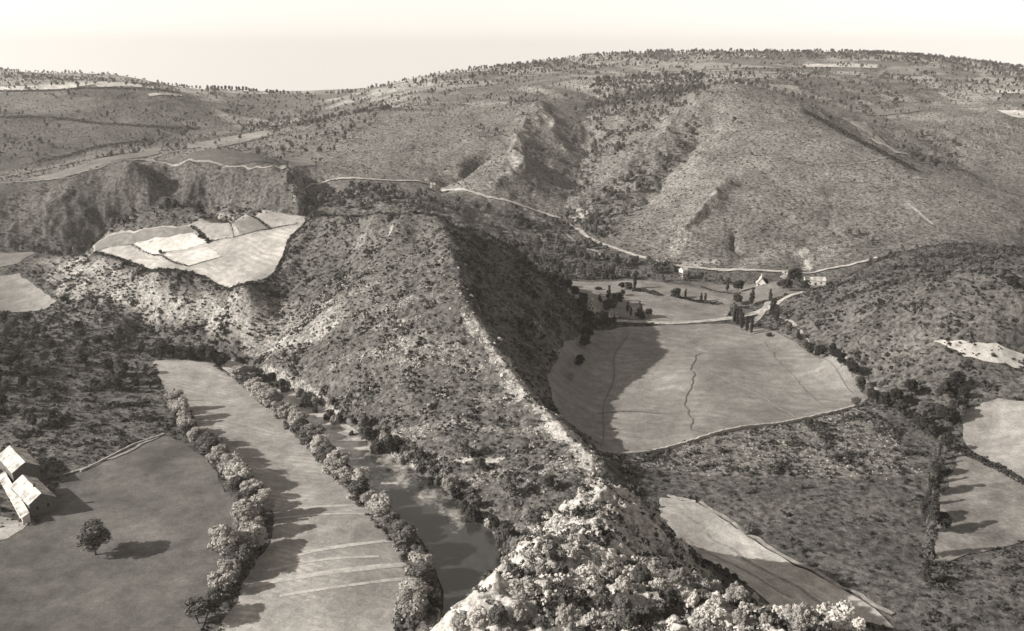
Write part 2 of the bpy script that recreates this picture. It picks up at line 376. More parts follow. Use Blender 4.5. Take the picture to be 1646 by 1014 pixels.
# ------------------------------------------------------------------ object helpers
def mesh(name, v, f, mat, parent=None, smooth=False):
    me = bpy.data.meshes.new(name)
    v = np.asarray(v, np.float32)
    if isinstance(f, np.ndarray):
        k = f.shape[1]; me.vertices.add(len(v)); me.vertices.foreach_set('co', v.ravel())
        me.loops.add(f.size); me.loops.foreach_set('vertex_index', f.astype(np.int32).ravel())
        me.polygons.add(len(f)); me.polygons.foreach_set('loop_start', np.arange(0, f.size, k, dtype=np.int32))
        me.update(calc_edges=True)
    else: me.from_pydata([tuple(map(float, q)) for q in v], [], f)
    me.materials.append(mat)
    if smooth: me.polygons.foreach_set('use_smooth', np.ones(len(me.polygons), bool))
    o = bpy.data.objects.new(name, me); C.objects.link(o); o.parent = parent; return o
def tag(o, label=None, cat=None, group=None, kind=None):
    for k, q in (('label', label), ('category', cat), ('group', group), ('kind', kind)):
        if q: o[k] = q
    return o
def empty(name, loc, rz=0):
    o = bpy.data.objects.new(name, None); C.objects.link(o); o.location = loc; o.rotation_euler = (0, 0, rz); o.empty_display_size = .5; return o

# ------------------------------------------------------------------ ground mesh with land-cover attributes
tone = .07+.04*sstep(650, 900, Y)+.012*RHm  # far ground colour lightened with distance, in place of haze
rockA = np.zeros(Z.shape)
# rock where slopes are steep and along crests
dZy = np.gradient(Z, axis=0)/np.gradient(Y, axis=0); dZx = np.gradient(Z, axis=1)/np.gradient(X, axis=1)
slope = np.hypot(dZx, dZy)
rockA = np.maximum(rockA, sstep(.8, 1.6, slope)*.5*sstep(1400, 700, Y))
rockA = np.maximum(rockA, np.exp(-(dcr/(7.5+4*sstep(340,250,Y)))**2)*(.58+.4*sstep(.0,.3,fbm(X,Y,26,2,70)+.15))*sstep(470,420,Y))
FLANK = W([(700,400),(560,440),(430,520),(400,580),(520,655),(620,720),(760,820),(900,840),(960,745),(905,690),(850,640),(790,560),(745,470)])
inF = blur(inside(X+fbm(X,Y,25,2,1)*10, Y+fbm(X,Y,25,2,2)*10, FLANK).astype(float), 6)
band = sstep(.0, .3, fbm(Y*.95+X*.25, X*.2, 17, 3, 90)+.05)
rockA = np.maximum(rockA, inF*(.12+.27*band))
DRYL = W([(60,410),(150,410),(250,440),(390,465),(470,470),(560,520),(480,560),(330,530),(240,510),(100,490)])
inD = blur(inside(X+fbm(X,Y,25,2,1)*12, Y+fbm(X,Y,25,2,2)*12, DRYL).astype(float), 5)
rockA = np.maximum(rockA, inD*(.25+.3*sstep(-.1,.3,fbm(X,Y,20,3,12))))
tone = tone*(1-inD)+.15*inD
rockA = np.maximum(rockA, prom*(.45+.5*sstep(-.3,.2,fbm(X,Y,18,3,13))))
for pl, w, a in ([(862,172),(885,200),(905,240)],9,.5), ([(870,180),(835,228),(825,262),(838,285)],9,.5), ([(1165,305),(1130,345),(1095,390),(1080,415)],8,.5), ([(695,297),(700,305)],5,1), \
    ([(468,275),(468,300),(470,330)],4,.5), ([(1190,430),(1260,395),(1300,420),(1340,400)],16,.42), ([(1100,425),(1150,420)],10,.6), ([(740,745),(800,735)],2.5,.9), ([(925,350),(935,345)],8,.9), ([(1290,400),(1298,432)],5,.8):
    d = pldist(X+fbm(X,Y,12,2,6)*8, Y+fbm(X,Y,12,2,8)*8, W(pl)); rockA = np.maximum(rockA, a*np.exp(-(d/w)**2))
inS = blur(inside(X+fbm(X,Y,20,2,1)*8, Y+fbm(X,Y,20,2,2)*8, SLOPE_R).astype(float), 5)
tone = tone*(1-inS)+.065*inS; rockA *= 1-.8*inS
LW = W([(-80,500),(120,490),(250,540),(255,600),(270,660),(230,700),(80,740),(-80,760)])
inL = blur(inside(X, Y, LW).astype(float), 5); tone = tone*(1-inL)+.085*inL
def cells(x, y, c):
    ix = np.floor(x/c).astype(int); iy = np.floor(y/c).astype(int); f1 = np.full(x.shape, 1e9); f2 = f1.copy(); idv = np.zeros(x.shape)
    tab = np.random.RandomState(3).rand(3, 64, 64)
    for dx in (-1, 0, 1):
        for dy in (-1, 0, 1):
            a = (ix+dx) & 63; b = (iy+dy) & 63; d = np.maximum(np.abs(x/c-(ix+dx)-tab[0,a,b]), np.abs(y/c-(iy+dy)-tab[1,a,b])*1.1)
            n_ = d < f1; f2 = np.where(n_, f1, np.minimum(f2, d)); idv = np.where(n_, tab[2,a,b], idv); f1 = np.minimum(f1, d)
    return idv, (f2-f1)*c
cid, cedge = cells(X*.9+Y*.25+fbm(X,Y,120,2,7)*30, Y*.9-X*.25+fbm(X,Y,120,2,8)*30, 85.)
PL = sstep(1150, 1500, Y)                                           # plateau of small fields
cell = (cid-.45)*.35+fbm(X, Y*.8, 60, 3, 200)*.25; tone = tone*(1-PL*.8)+PL*.8*(.10+.14*sstep(.0,.12,cell)+.05*sstep(-.1,-.3,cell))
ROUGH = W([(975,735),(1100,712),(1370,660),(1440,700),(1480,760),(1380,768),(1250,765),(1100,762),(1020,755)], 2.5)
inR = blur(inside(X+fbm(X,Y,9,2,1)*4, Y+fbm(X,Y,9,2,2)*4, ROUGH).astype(float), 2); tone = tone*(1-inR)+.11*inR; rockA = np.maximum(rockA, inR*.26)
LOWR = W([(1000,765),(1250,768),(1480,770),(1490,1000),(1420,980),(1280,890),(1190,830),(1060,790)], 2.5)
inW = blur(inside(X, Y, LOWR).astype(float), 3); tone = tone*(1-inW)+.07*inW
FLH = W([(-60,152),(240,148),(330,165),(420,215),(330,228),(100,262),(-60,285)]); inQ = blur(inside(X+fbm(X,Y,60,2,1)*20, Y, FLH).astype(float), 5); tone = tone*(1-inQ)+(.06+.05*cid)*inQ
LEFTH = W([(-60,295),(230,262),(470,272),(470,345),(300,360),(60,395),(-60,400)])
inH = blur(inside(X, Y, LEFTH).astype(float), 4); tone = tone*(1-inH)+.07*inH; rockA *= 1-.8*inH
rows, cols = Z.shape
vv = np.stack([X, Y, Z], -1).reshape(-1, 3)
ii = (np.arange(rows-1)[:,None]*cols+np.arange(cols-1)).ravel()
ff = np.stack([ii, ii+1, ii+cols+1, ii+cols], 1)
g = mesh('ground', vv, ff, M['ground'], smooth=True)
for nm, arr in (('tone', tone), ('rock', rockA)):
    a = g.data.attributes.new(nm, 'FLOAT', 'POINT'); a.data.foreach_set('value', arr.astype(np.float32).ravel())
tag(g, 'scrub covered hills, ridge and valley floor around the river bend', kind='structure')

# ------------------------------------------------------------------ draped sheets and ribbons
def resample(pl, step, closed=False):
    p = [Vector((a[0], a[1])) for a in pl]
    if closed: p.append(p[0])
    out = []
    for a, b in zip(p[:-1], p[1:]):
        k = max(1, int((b-a).length/step)); out += [tuple(a.lerp(b, i/k)) for i in range(k)]
    if not closed: out.append(tuple(p[-1]))
    return out
def sheet(name, poly, mat, dz, step=4.0, label=None, z=None):
    b = resample(poly, step, True)
    b = [(x+1.6*float(gnoise(np.array(x/14.), np.array(y/14.), 3))+.9*float(gnoise(np.array(x/4.), np.array(y/4.), 13)), y+1.6*float(gnoise(np.array(x/14.), np.array(y/14.), 4))+.9*float(gnoise(np.array(x/4.), np.array(y/4.), 14))) for x, y in b]
    xs = [q[0] for q in b]; ysq = [q[1] for q in b]
    gx, gy = np.meshgrid(np.arange(min(xs), max(xs), step), np.arange(min(ysq), max(ysq), step))
    gx = gx.ravel()+.31; gy = gy.ravel()+.17
    k = inside(gx, gy, b); gx = gx[k]; gy = gy[k]
    d = pldist(gx, gy, b+[b[0]]) if len(gx) else gx
    k = d > step*.5; P2 = [Vector(q) for q in b]+[Vector((a, c)) for a, c in zip(gx[k], gy[k])]
    r = geometry.delaunay_2d_cdt(P2, [], [list(range(len(b)))], 1, 1e-4)
    vx = np.array([q[0] for q in r[0]]); vy = np.array([q[1] for q in r[0]])
    zz = hgt(vx, vy)+dz if z is None else np.full(len(vx), z)
    o = mesh(name, np.stack([vx, vy, zz], 1), [list(q) for q in r[2]], mat, smooth=True)
    return tag(o, label, kind='structure')
RIB = []
def ribbon(name, pl, w, mat, dz=.35, label=None, step=3.0, smooth_it=2):
    RIB.append((list(pl), w))
    for _ in range(smooth_it):
        q = [pl[0]]
        for a, b in zip(pl[:-1], pl[1:]):
            q += [(a[0]*.75+b[0]*.25, a[1]*.75+b[1]*.25), (a[0]*.25+b[0]*.75, a[1]*.25+b[1]*.75)]
        pl = q+[pl[-1]]
    p = np.array(resample(pl, step)); t = np.gradient(p, axis=0); t /= np.linalg.norm(t, axis=1)[:,None]+1e-9
    nrm = np.stack([-t[:,1], t[:,0]], 1)
    if w < 2 and mat.name in ('ditch', 'old track', 'worn path'): p = p+np.stack([fbm(p[:,0], p[:,1], 9, 2, 71), fbm(p[:,0], p[:,1], 9, 2, 72)], 1)*2.6
    v = []; K = 5
    for s in np.linspace(-.5, .5, K):
        q = p+nrm*(s*w*(1+.25*gnoise(p[:,0]/9, p[:,1]/9, 6)))[:,None]
        v.append(np.c_[q, hgt(q[:,0], q[:,1])+dz])
    v = np.stack(v, 1).reshape(-1, 3); f = []
    for i in range(len(p)-1):
        for j in range(K-1): a = i*K+j; f.append((a, a+K, a+K+1, a+1))
    return tag(mesh(name, v, f, mat, smooth=True), label, kind='structure')

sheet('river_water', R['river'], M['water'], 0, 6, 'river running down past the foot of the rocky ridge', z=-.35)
sheet('meadow', R['meadow'], m_field('mown meadow', .25, 3.2, 1.25, .3, .3), .2, 4, 'long pale mown meadow between the tree row and the river')
sheet('pasture', R['pasture'], m_field('pasture grass', .09, None, 0, .3, .35), .2, 4, 'dark pasture with faint tracks below the farm buildings')
sheet('field', R['rightfield'], m_field('grazed field', .165, 9, 1.2, .3, .22), .2, 4, 'large rounded field on the valley floor right of the ridge')
sheet('field', R['valley1'], m_field('valley grass', .17, 6, 1.5), .25, 5, 'grass field behind the white house, below the wooded river')
sheet('field', R['valley2'], m_field('valley grass dim', .13, 6, 1.4), .25, 5, 'small field in front of the valley farm')
sheet('field', R['strip'], m_field('strip field', .32, 5, .55), .3, 3, 'narrow strip field at the right foot of the foreground rock')
sheet('field', R['pale'], m_field('pale stubble', .22, None), .4, 4, 'very pale field at the right edge')
sheet('field', R['stripes'], m_field('raked field', .16, 9, -.9, .2, .45), .3, 4, 'streaky pale field at the right edge')
sheet('field', R['patch'], m_field('patchwork base', .26, 5, .9), .25, 4, 'broad pale field on the shelf behind the ridge')
ps = [([(152,394),(215,376),(300,365),(312,375),(212,394),(154,407)], .25), ([(214,396),(308,377),(336,389),(244,412)], .68), ([(262,411),(333,398),(356,413),(303,428)], .6),
      ([(305,364),(362,354),(376,380),(330,385),(318,374)], .4), ([(368,353),(404,349),(432,368),(384,381)], .27), ([(412,349),(500,347),(484,360),(436,367)], .55)]
for i, (p, t) in enumerate(ps):
    sheet('field', W(p), m_field('patch crop', t*.6, 3.5+i*.4, .9, .3, .15), .5, 4, ['grey strip field along the back of the shelf', 'brightest oblong stubble field on the shelf', 'small bright square field near the middle of the shelf', 'light field with a bush on the shelf', 'grey square field on the shelf', 'bright field at the right end of the shelf'][i])
sheet('field', R['leftfield'], m_field('left pale field', .2), .3, 5, 'pale field at the left edge beneath the cliff')
sheet('field', R['leftfield2'], m_field('left far field', .13), .3, 5, 'grey field at the left edge under the dark cliff')
sheet('field', R['farfields'], m_field('far pasture', .13), .5, 8, 'curved pasture in the side valley at left')
sheet('field', R['mound'], m_field('mound pasture', .08), .5, 6, 'dark rounded field on the knoll above the cliff')
sheet('field', R['mid'], m_field('far small field', .13), .5, 6, 'small grey field right of the knoll')
sheet('field', R['rpath'], m_field('bare bank', .3), .5, 4, 'pale strip of bare ground on the right hillside')
sheet('yard', W([(-40,838),(10,833),(45,838),(40,850),(15,865),(-40,880)], 5), m_field('trodden yard', .3), .3, 3, 'pale trodden yard below the farm buildings')
far_f = [([(0,140),(60,138),(120,133),(175,135),(110,143),(0,148)], .55,'bright field along the top of the far left hill'), ([(150,135),(200,132),(245,139),(250,144),(160,141)], .5,'second bright field on the far left hilltop'),
    ([(238,152),(290,153),(298,156),(240,155)], .5,'thin bright field strip on the far left slope'), ([(1290,103),(1410,104),(1412,110),(1292,108)], .5,'long bright field on the far plateau'), ([(1600,146),(1700,146),(1700,153),(1604,150)], .6,'bright strip at the right edge of the plateau'),
    ([(1602,178),(1700,176),(1700,192),(1625,188)], .65,'white field at the right edge below the plateau'), ([(1365,195),(1390,197),(1462,248),(1468,256),(1440,247),(1400,225)], .38,'pale track field behind the shoulder of the right hill'),
    ([(1380,172),(1480,170),(1485,178),(1390,186)], .2,'grey clearing beyond the right hill'), ([(1410,116),(1440,106),(1475,112),(1480,122),(1420,120)], .22,'soft grey knoll field on the plateau'),
    ([(1060,106),(1200,105),(1260,110),(1060,116)], .28,'pale heath strip on the plateau'), ([(690,140),(790,130),(800,136),(700,150)], .25,'pale grass on the brow of the central hill'),
    ([(300,232),(350,224),(430,210),(440,216),(350,238),(310,242)], .24,'pale slope behind the knoll')]
for p, t, lb in far_f: sheet('field', W(p), m_field('far field', t*.7), .9, 10, lb)

# ------------------------------------------------------------------ roads and paths
ribbon('path', W([(235,259),(350,266),(450,273)]), 1.8, M['path'], .6, 'thin path along the brow of the knoll above the cliff')
road_px = [(450,273),(540,286),(620,292),(700,301),(760,311),(800,322),(845,333),(880,345),(912,356),(935,374),(950,386),(1000,405),(1050,419),(1090,430),(1130,432),(1200,436),(1290,440),(1340,432),(1410,415)]
ribbon('road', W(road_px), 4.2, M['road'], .9, 'pale road winding along the foot of the far hills')
ribbon('path', W([(-20,297),(70,291),(150,275),(235,258),(262,250)]), 2.2, M['path'], .8, 'path along the top of the dark cliff at left')
ribbon('road', W([(985,512),(1030,515),(1080,516),(1130,511),(1180,504),(1215,500),(1250,495),(1292,488)], 3.8), 6, M['road'], .5, 'pale valley road above the large round field')
ribbon('road', W([(1235,490),(1222,505),(1208,518),(1195,530)], 3.6), 4, M['path'], .5, 'short lane down between the poplars')
ribbon('path', W([(1127,807),(1180,840),(1238,876),(1330,930),(1432,989)], 2.4), 1.8, M['path'], .5, 'light path along the right edge of the strip field')
ribbon('path', W([(1088,820),(1170,873),(1250,925),(1338,980)], 2.4), 1.3, M['path'], .45, 'light track along the middle of the strip field')
ribbon('path', W([(1098,861),(1180,910),(1271,963)], 2.4), 1.6, M['path'], .45, 'light streak along the left side of the strip field')
ribbon('path', W([(1250,512),(1300,560),(1350,595),(1413,632)], 4), 2.0, M['path'], .6, 'path between the round field and the wooded hillside')
ribbon('path', W([(1370,655),(1420,690),(1440,715)], 3), .7, M['path'], .5, 'short path below the corner of the round field')
ribbon('path', W([(905,372),(935,400),(965,405),(960,415)], None), 3, M['path'], .8, 'loop of lane beside the wooded river')
ribbon('path', W([(1455,325),(1480,345),(1500,362)], None), 2.5, M['path'], .6, 'short pale track on the right hill')
ribbon('path', W([(1350,268),(1400,262),(1440,252)], None), 1.6, M['path'], .6, 'faint path near the shoulder of the right hill')
ribbon('path', W([(265,698),(230,715),(190,738),(150,752),(100,770)], 3.4), 1.6, M['path'], .5, 'farm track curving over the dark pasture')
ribbon('path', W([(1125,562),(1108,590),(1118,605),(1105,630),(1100,650),(1115,668),(1105,685),(1150,700)], 3), .6, m_plain('ditch', .1), .45, 'winding ditch across the round field')
ribbon('path', W([(1230,550),(1260,585),(1290,615),(1330,645)], 3), .45, m_plain('old track', .13), .45, 'old dark track across the round field')
for pl, wd, mt_, lb in (([(1128,592),(1150,602),(1180,612),(1230,632),(1262,655),(1290,672)], .9, 'path', 'light track winding over the round field'), ([(1010,535),(985,560),(990,600),(968,640),(972,690),(965,720)], .8, 'old', 'dark cart track along the shaded left side of the round field'),
        ([(960,655),(1010,650),(1060,655)], 1.2, 'old', 'dark streak in the shaded part of the round field'), ([(1280,545),(1320,585),(1360,620),(1395,640)], .5, 'old', 'faint track near the right edge of the round field')):
    ribbon('path', W(pl, 3), wd, M['path'] if mt_ == 'path' else m_plain('old track', .12), .45, lb)
MOW = m_plain('mown swath', .34, .5, .3)
for k, (pl, wd) in enumerate([([(470,826),(540,818),(600,812)], 1.3), ([(440,842),(520,833),(612,826)], .9), ([(470,900),(540,886),(600,876),(640,868)], 1.5), ([(430,922),(520,905),(610,898)], .9),
        ([(400,945),(500,930),(600,915),(655,905)], 1.8), ([(450,962),(560,945),(655,925)], 1.0)]):
    ribbon('path', W(pl, 2), wd*1.5, MOW, .3, 'pale mowing streak across the meadow')

# ------------------------------------------------------------------ foliage meshes
class Geo:
    def __init__(s): s.v = []; s.f = []; s.k = 0
    def add(s, v, f): s.v.append(np.asarray(v, float)); s.f += [tuple(i+s.k for i in q) for q in f]; s.k += len(v)
def tube(gm, p0, p1, r0, r1, sides=6):
    p0 = Vector(p0); p1 = Vector(p1); d = (p1-p0).normalized(); a = d.orthogonal().normalized(); b = d.cross(a)
    v = [tuple(p+(a*math.cos(t)+b*math.sin(t))*r) for p, r in ((p0, r0), (p1, r1)) for t in [2*math.pi*i/sides for i in range(sides)]]
    gm.add(v, [(i, (i+1) % sides, sides+(i+1) % sides, sides+i) for i in range(sides)]+[tuple(range(sides, 2*sides))])
def lobes(kind, r):
    L = []
    if kind == 'broad':
        for i in range(24):
            a = r.uniform(0, 6.28); z = r.uniform(3.0, 9.0); q = math.sqrt(max(.05, 1-((z-5.6)/4.2)**2))*r.uniform(.55, 1)*2.5
            L.append((q*math.cos(a), q*math.sin(a), z, r.uniform(.6, 1.6)))
        L.append((0, 0, 5.6, 2.3))
    if kind == 'poplar':
        for i in range(12):
            z = 1.8+i*.92; L.append((r.uniform(-.4, .4), r.uniform(-.4, .4), z, r.uniform(.75, 1.15)*(1.1 if 3 < z < 9 else .75)))
    if kind == 'conifer':
        for i in range(11):
            z = 1+i*.85; q = (11-z)/11*2.3
            for k in range(3): a = r.uniform(0, 6.28); L.append((q*.6*math.cos(a), q*.6*math.sin(a), z, max(.3, q*.55)))
    if kind == 'bush':
        for i in range(9):
            a = r.uniform(0, 6.28); q = r.uniform(.2, 1.3); L.append((q*math.cos(a), q*math.sin(a), r.uniform(.3, 1.5)*(1.3-q*.5), r.uniform(.4, .75)))
    if kind == 'tufted':
        for i in range(60):
            a = r.uniform(0, 6.28); z = r.uniform(1.2, 5.8); q = math.sqrt(max(.03, 1-((z-2.2)/4.2)**2))*r.uniform(.6, 1)*3.0
            L.append((q*math.cos(a), q*math.sin(a), z, r.uniform(.3, .8)))
        L.append((0, 0, 2.6, 2.2))
    return L
def leaf_mesh(name, kind, n, size, seed, mat, stretch=1.0):
    r = random.Random(seed); R_ = np.random.RandomState(seed); L = lobes(kind, r)
    wt = np.array([l[3]**2 for l in L]); wt /= wt.sum(); pick = R_.choice(len(L), n, p=wt)
    Lc = np.array(L)[pick]; d = R_.normal(size=(n, 3)); d /= np.linalg.norm(d, axis=1)[:,None]; d[:,2] = np.where(d[:,2] < -.4, -d[:,2], d[:,2])
    c = Lc[:,:3]+d*(Lc[:,3:]*(R_.uniform(.45, 1.0, (n,1))**.6+.28*R_.rand(n,1)**3)*np.array([1, 1, stretch]))
    nn = d+R_.normal(size=(n, 3))*.45; nn /= np.linalg.norm(nn, axis=1)[:,None]
    t = np.cross(nn, R_.normal(size=(n, 3))); t /= np.linalg.norm(t, axis=1)[:,None]; b = np.cross(nn, t)
    s = size*R_.uniform(.6, 1.3, (n,1))
    v = np.stack([c-t*s, c-b*s*.6, c+t*s, c+b*s*.6], 1).reshape(-1, 3); v[:,2] = np.maximum(v[:,2], .02)
    f = np.arange(n*4).reshape(-1, 4); me_o = mesh(name, v, f, mat); C.objects.unlink(me_o); return me_o
def trunk_mesh(name, kind, seed):
    r = random.Random(seed); gm = Geo(); top = {'broad': 6.5, 'poplar': 11, 'conifer': 9, 'bush': 1.2, 'tufted': 3.5}[kind]; r0 = {'broad': .3, 'poplar': .24, 'conifer': .22, 'bush': .07, 'tufted': .2}[kind]
    pr = Vector((0, 0, -.8)); k = 5
    for i in range(k):
        q = Vector((r.uniform(-.12, .12)*(i+1), r.uniform(-.12, .12)*(i+1), top*(i+1)/k)); tube(gm, pr, q, r0*(1-i/k*.85), r0*(1-(i+1)/k*.85)); pr = q
    for i in range(5):
        z = top*r.uniform(.25, .8); a = r.uniform(0, 6.28); q = {'broad': 2.4, 'poplar': .6, 'conifer': .9, 'bush': .6, 'tufted': 1.8}[kind]
        tube(gm, (0, 0, z), (q*math.cos(a), q*math.sin(a), z+q*.8), r0*.4, r0*.1, 5)
    o = mesh(name, np.concatenate(gm.v), gm.f, M['bark']); C.objects.unlink(o); return o.data
LIB = {}
def lib(kind, mat, nvar=3, n=None):
    key = (kind, mat)
    if key not in LIB:
        nn, sz = {'broad': (3400, .36), 'poplar': (1500, .3), 'conifer': (1800, .28), 'bush': (900, .2), 'tufted': (8000, .2)}[kind]
        LIB[key] = [(leaf_mesh('crown', kind, nn, sz, hash(kind) % 97 if False else 13*i+len(kind), M[mat], 1.25 if kind == 'poplar' else 1.5 if kind == 'tufted' else 1.0).data, trunk_mesh('trunk', kind, 5*i+3)) for i in range(nvar)]
    return LIB[key]
ntree = 0
def plant(kind, x, y, h, mat='leaf', name='tree', label=None, cat='tree', group=None, wide=1.0, z=None):
    global ntree; ntree += 1
    cr, tr = rnd.choice(lib(kind, mat)); H0 = {'broad': 10.3, 'poplar': 13, 'conifer': 10.6, 'bush': 2.2, 'tufted': 6.5}[kind]; s = h/H0
    zz = float(hgt(x, y)) if z is None else z
    e = empty(name, (x, y, zz-.05), rnd.uniform(0, 6.28)); e.scale = (s*wide, s*wide, s)
    tag(e, label, cat, group)
    for nm, me in (('crown', cr), ('trunk', tr)):
        o = bpy.data.objects.new(nm, me); C.objects.link(o); o.parent = e
    return e
ORD = ['first','second','third','fourth','fifth','sixth','seventh','eighth','ninth','tenth','eleventh','twelfth','thirteenth','fourteenth','fifteenth','sixteenth','seventeenth','eighteenth','nineteenth','twentieth',
  'twenty-first','twenty-second','twenty-third','twenty-fourth','twenty-fifth','twenty-sixth','twenty-seventh','twenty-eighth','twenty-ninth','thirtieth']+['thirty-'+k for k in ('first','second','third','fourth','fifth','sixth','seventh','eighth','ninth')]+['fortieth']+['forty-'+k for k in ('first','second','third','fourth','fifth','sixth','seventh','eighth','ninth')]+['fiftieth']+['fifty-'+k for k in ('first','second','third','fourth','fifth','sixth')]
def row(px, z, n, h, kinds, mats, jit, label, group, wide=(.9, 1.15), name='tree', cat='tree', skip=()):
    pl = W(px, z); p = resample(pl, 1.0); L = len(p)
    for i in range(n):
        q = p[min(L-1, int((i+.5)/n*L+rnd.uniform(-.3, .3)*L/n))]
        x = q[0]+rnd.uniform(-jit, jit); y = q[1]+rnd.uniform(-jit, jit)
        plant(rnd.choice(kinds), x, y, rnd.uniform(*h), rnd.choice(mats), name, label % ORD[i], cat, group, rnd.uniform(*wide))
# ---- the row between the two left meadows
row([(288,655),(300,690),(335,722),(365,760),(388,790),(402,830),(410,860),(395,900),(370,935),(352,960)], 3, 38, (6.5, 10.5), ['broad','broad','broad','poplar'], ['leaf_light','leaf_light','leaf'], 2.8,
    '%s tree from the top of the curved row between the two left meadows', 'trees in the curved row between the left meadows', (1.4, 1.9))
for px, py, h, lb in ((292,672,11,'bright round tree at the top end of the row between the meadows'), (362,905,14,'largest bright tree, bulging left from the row between the meadows'), (400,860,12,'tall bright tree in the thick lower part of the meadow row'), (318,1000,9,'dark bushy tree at the bottom edge below the meadow row'), (345,985,8,'small tree at the foot of the meadow row'), (425,835,11,'bright tree bulging right from the row between the meadows')):
    x, y, _ = P(px, py, 3); plant('broad', x, y, h, 'leaf_light' if 'bright' in lb else 'leaf', label=lb, wide=1.3)
x, y, _ = P(154,893,3); plant('broad', x, y, 12.5, 'leaf', label='lone round leafy tree standing in the dark left pasture', wide=1.45)
x, y, _ = P(281,640,3); plant('poplar', x, y, 7, 'leaf_dark', label='small dark upright tree at the left edge of the pale meadow')
# ---- river banks
row([(388,605),(422,636),(455,668),(492,702),(525,737),(560,778),(596,818),(632,856),(662,895),(680,930),(672,970),(650,1005)], 2, 46, (6.5, 11), ['broad'], ['leaf','leaf_light','leaf_light'], 2.4,
    '%s tree from the upper end of the row between meadow and river', 'trees on the meadow bank of the river', (1.25, 1.7))
row([(400,590),(450,615),(500,640),(550,672),(600,700),(650,728),(700,765),(740,795),(780,830),(812,870),(830,905)], 3, 42, (3.5, 9.5), ['broad','tufted','broad'], ['leaf','leaf_mid','leaf_light','leaf_dark'], 3.4,
    '%s tree down the wooded ridge side bank of the river', 'trees at the river foot of the ridge')
for px, py, h, lb in ((745,735,9,'dark bushy tree beside the pale rock scar on the ridge foot'),(820,800,9,'large tree above the bend of the river'),(860,850,8,'tree in the hollow left of the foreground rock'),(880,790,7,'dark tree in the gully under the rock knoll'),(770,760,7,'round tree on the ridge foot above the river bend'),(840,760,7,'leafy tree in the gully of the ridge foot')):
    x, y = hit(px, py); plant('broad', x, y, h, 'leaf', label=lb, wide=1.2)
# ---- far end of the meadow and the left wood
row([(258,572),(300,578),(330,580),(365,584)], 2, 7, (8, 10), ['broad'], ['leaf_dark'], 1.5, '%s dark round tree along the top edge of the pale meadow', 'dark trees at the top of the pale meadow', (1.2, 1.5))
def wood(poly, n, h, kinds, mats, label, group, wide=(.95, 1.35)):
    xs = [p[0] for p in poly]; ys = [p[1] for p in poly]; got = []; tries = 0
    while len(got) < n and tries < 9000:
        tries += 1; px = rnd.uniform(min(xs), max(xs)); py = rnd.uniform(min(ys), max(ys))
        if not inside(np.array(px), np.array(py), poly) or any(math.hypot(px-a, (py-b)*1.6) < 9 for a, b in got): continue
        got.append((px, py))
    got.sort(key=lambda q: q[0]+q[1]*.01)
    for i, (px, py) in enumerate(got):
        x, y = hit(px, py); plant(rnd.choice(kinds), x, y, rnd.uniform(*h), rnd.choice(mats), 'tree', label % ORD[i], 'tree', group, rnd.uniform(*wide))
wood([(-20,515),(120,500),(200,540),(250,575),(235,625),(260,660),(200,640),(120,610),(60,650),(100,690),(40,700),(-20,640)], 50, (5, 9), ['broad'], ['leaf','leaf_mid','leaf_dark'], '%s tree from the left in the dark wood above the farm', 'trees of the dark wood at left')
wood([(1400,600),(1470,640),(1560,620),(1545,690),(1510,720),(1480,700),(1440,670)], 26, (6, 10), ['broad'], ['leaf_dark','leaf'], '%s tree from the left in the wood below the right hillside', 'trees below the right hillside')
row([(1262,532),(1290,550),(1330,578),(1370,603),(1405,632),(1420,655)], 7, 24, (6, 9), ['broad'], ['leaf_dark','leaf'], 2.2, '%s tree along the dark row above the right edge of the round field', 'trees along the right edge of the round field')
row([(1515,720),(1500,760),(1490,800),(1488,850)], 2.5, 9, (8, 12), ['poplar','broad'], ['leaf','leaf_dark'], 1.5, '%s tree down the row between scrub and streaky field at right', 'trees beside the streaky field')
for px, py, h, k, lb in ((1515,850,8,'broad','round dark tree standing alone against the streaky right field'),(1604,608,8,'broad','dark round tree on the pale bank near the right edge'),(1588,600,6,'poplar','slender dark tree beside the round one near the right edge'),(1492,890,15,'poplar','tall pale bare-stemmed tree at the end of the right row'),
        (1375,655,6,'broad','bush at the right corner of the round field'),(1205,850,3.5,'bush','small bush beside the path at the strip field'),(917,620,6,'broad','pale small tree at the left edge of the round field'),(1235,545,3,'bush','low bush at the top corner of the round field')):
    x, y, _ = P(px, py, 5 if px > 1550 else 3); plant(k, x, y, h, 'leaf_light' if px == 917 else 'leaf_dark' if 'dark' in lb else 'leaf', label=lb, wide=1.2, name='bush' if k == 'bush' else 'tree', cat='bush' if k == 'bush' else 'tree')
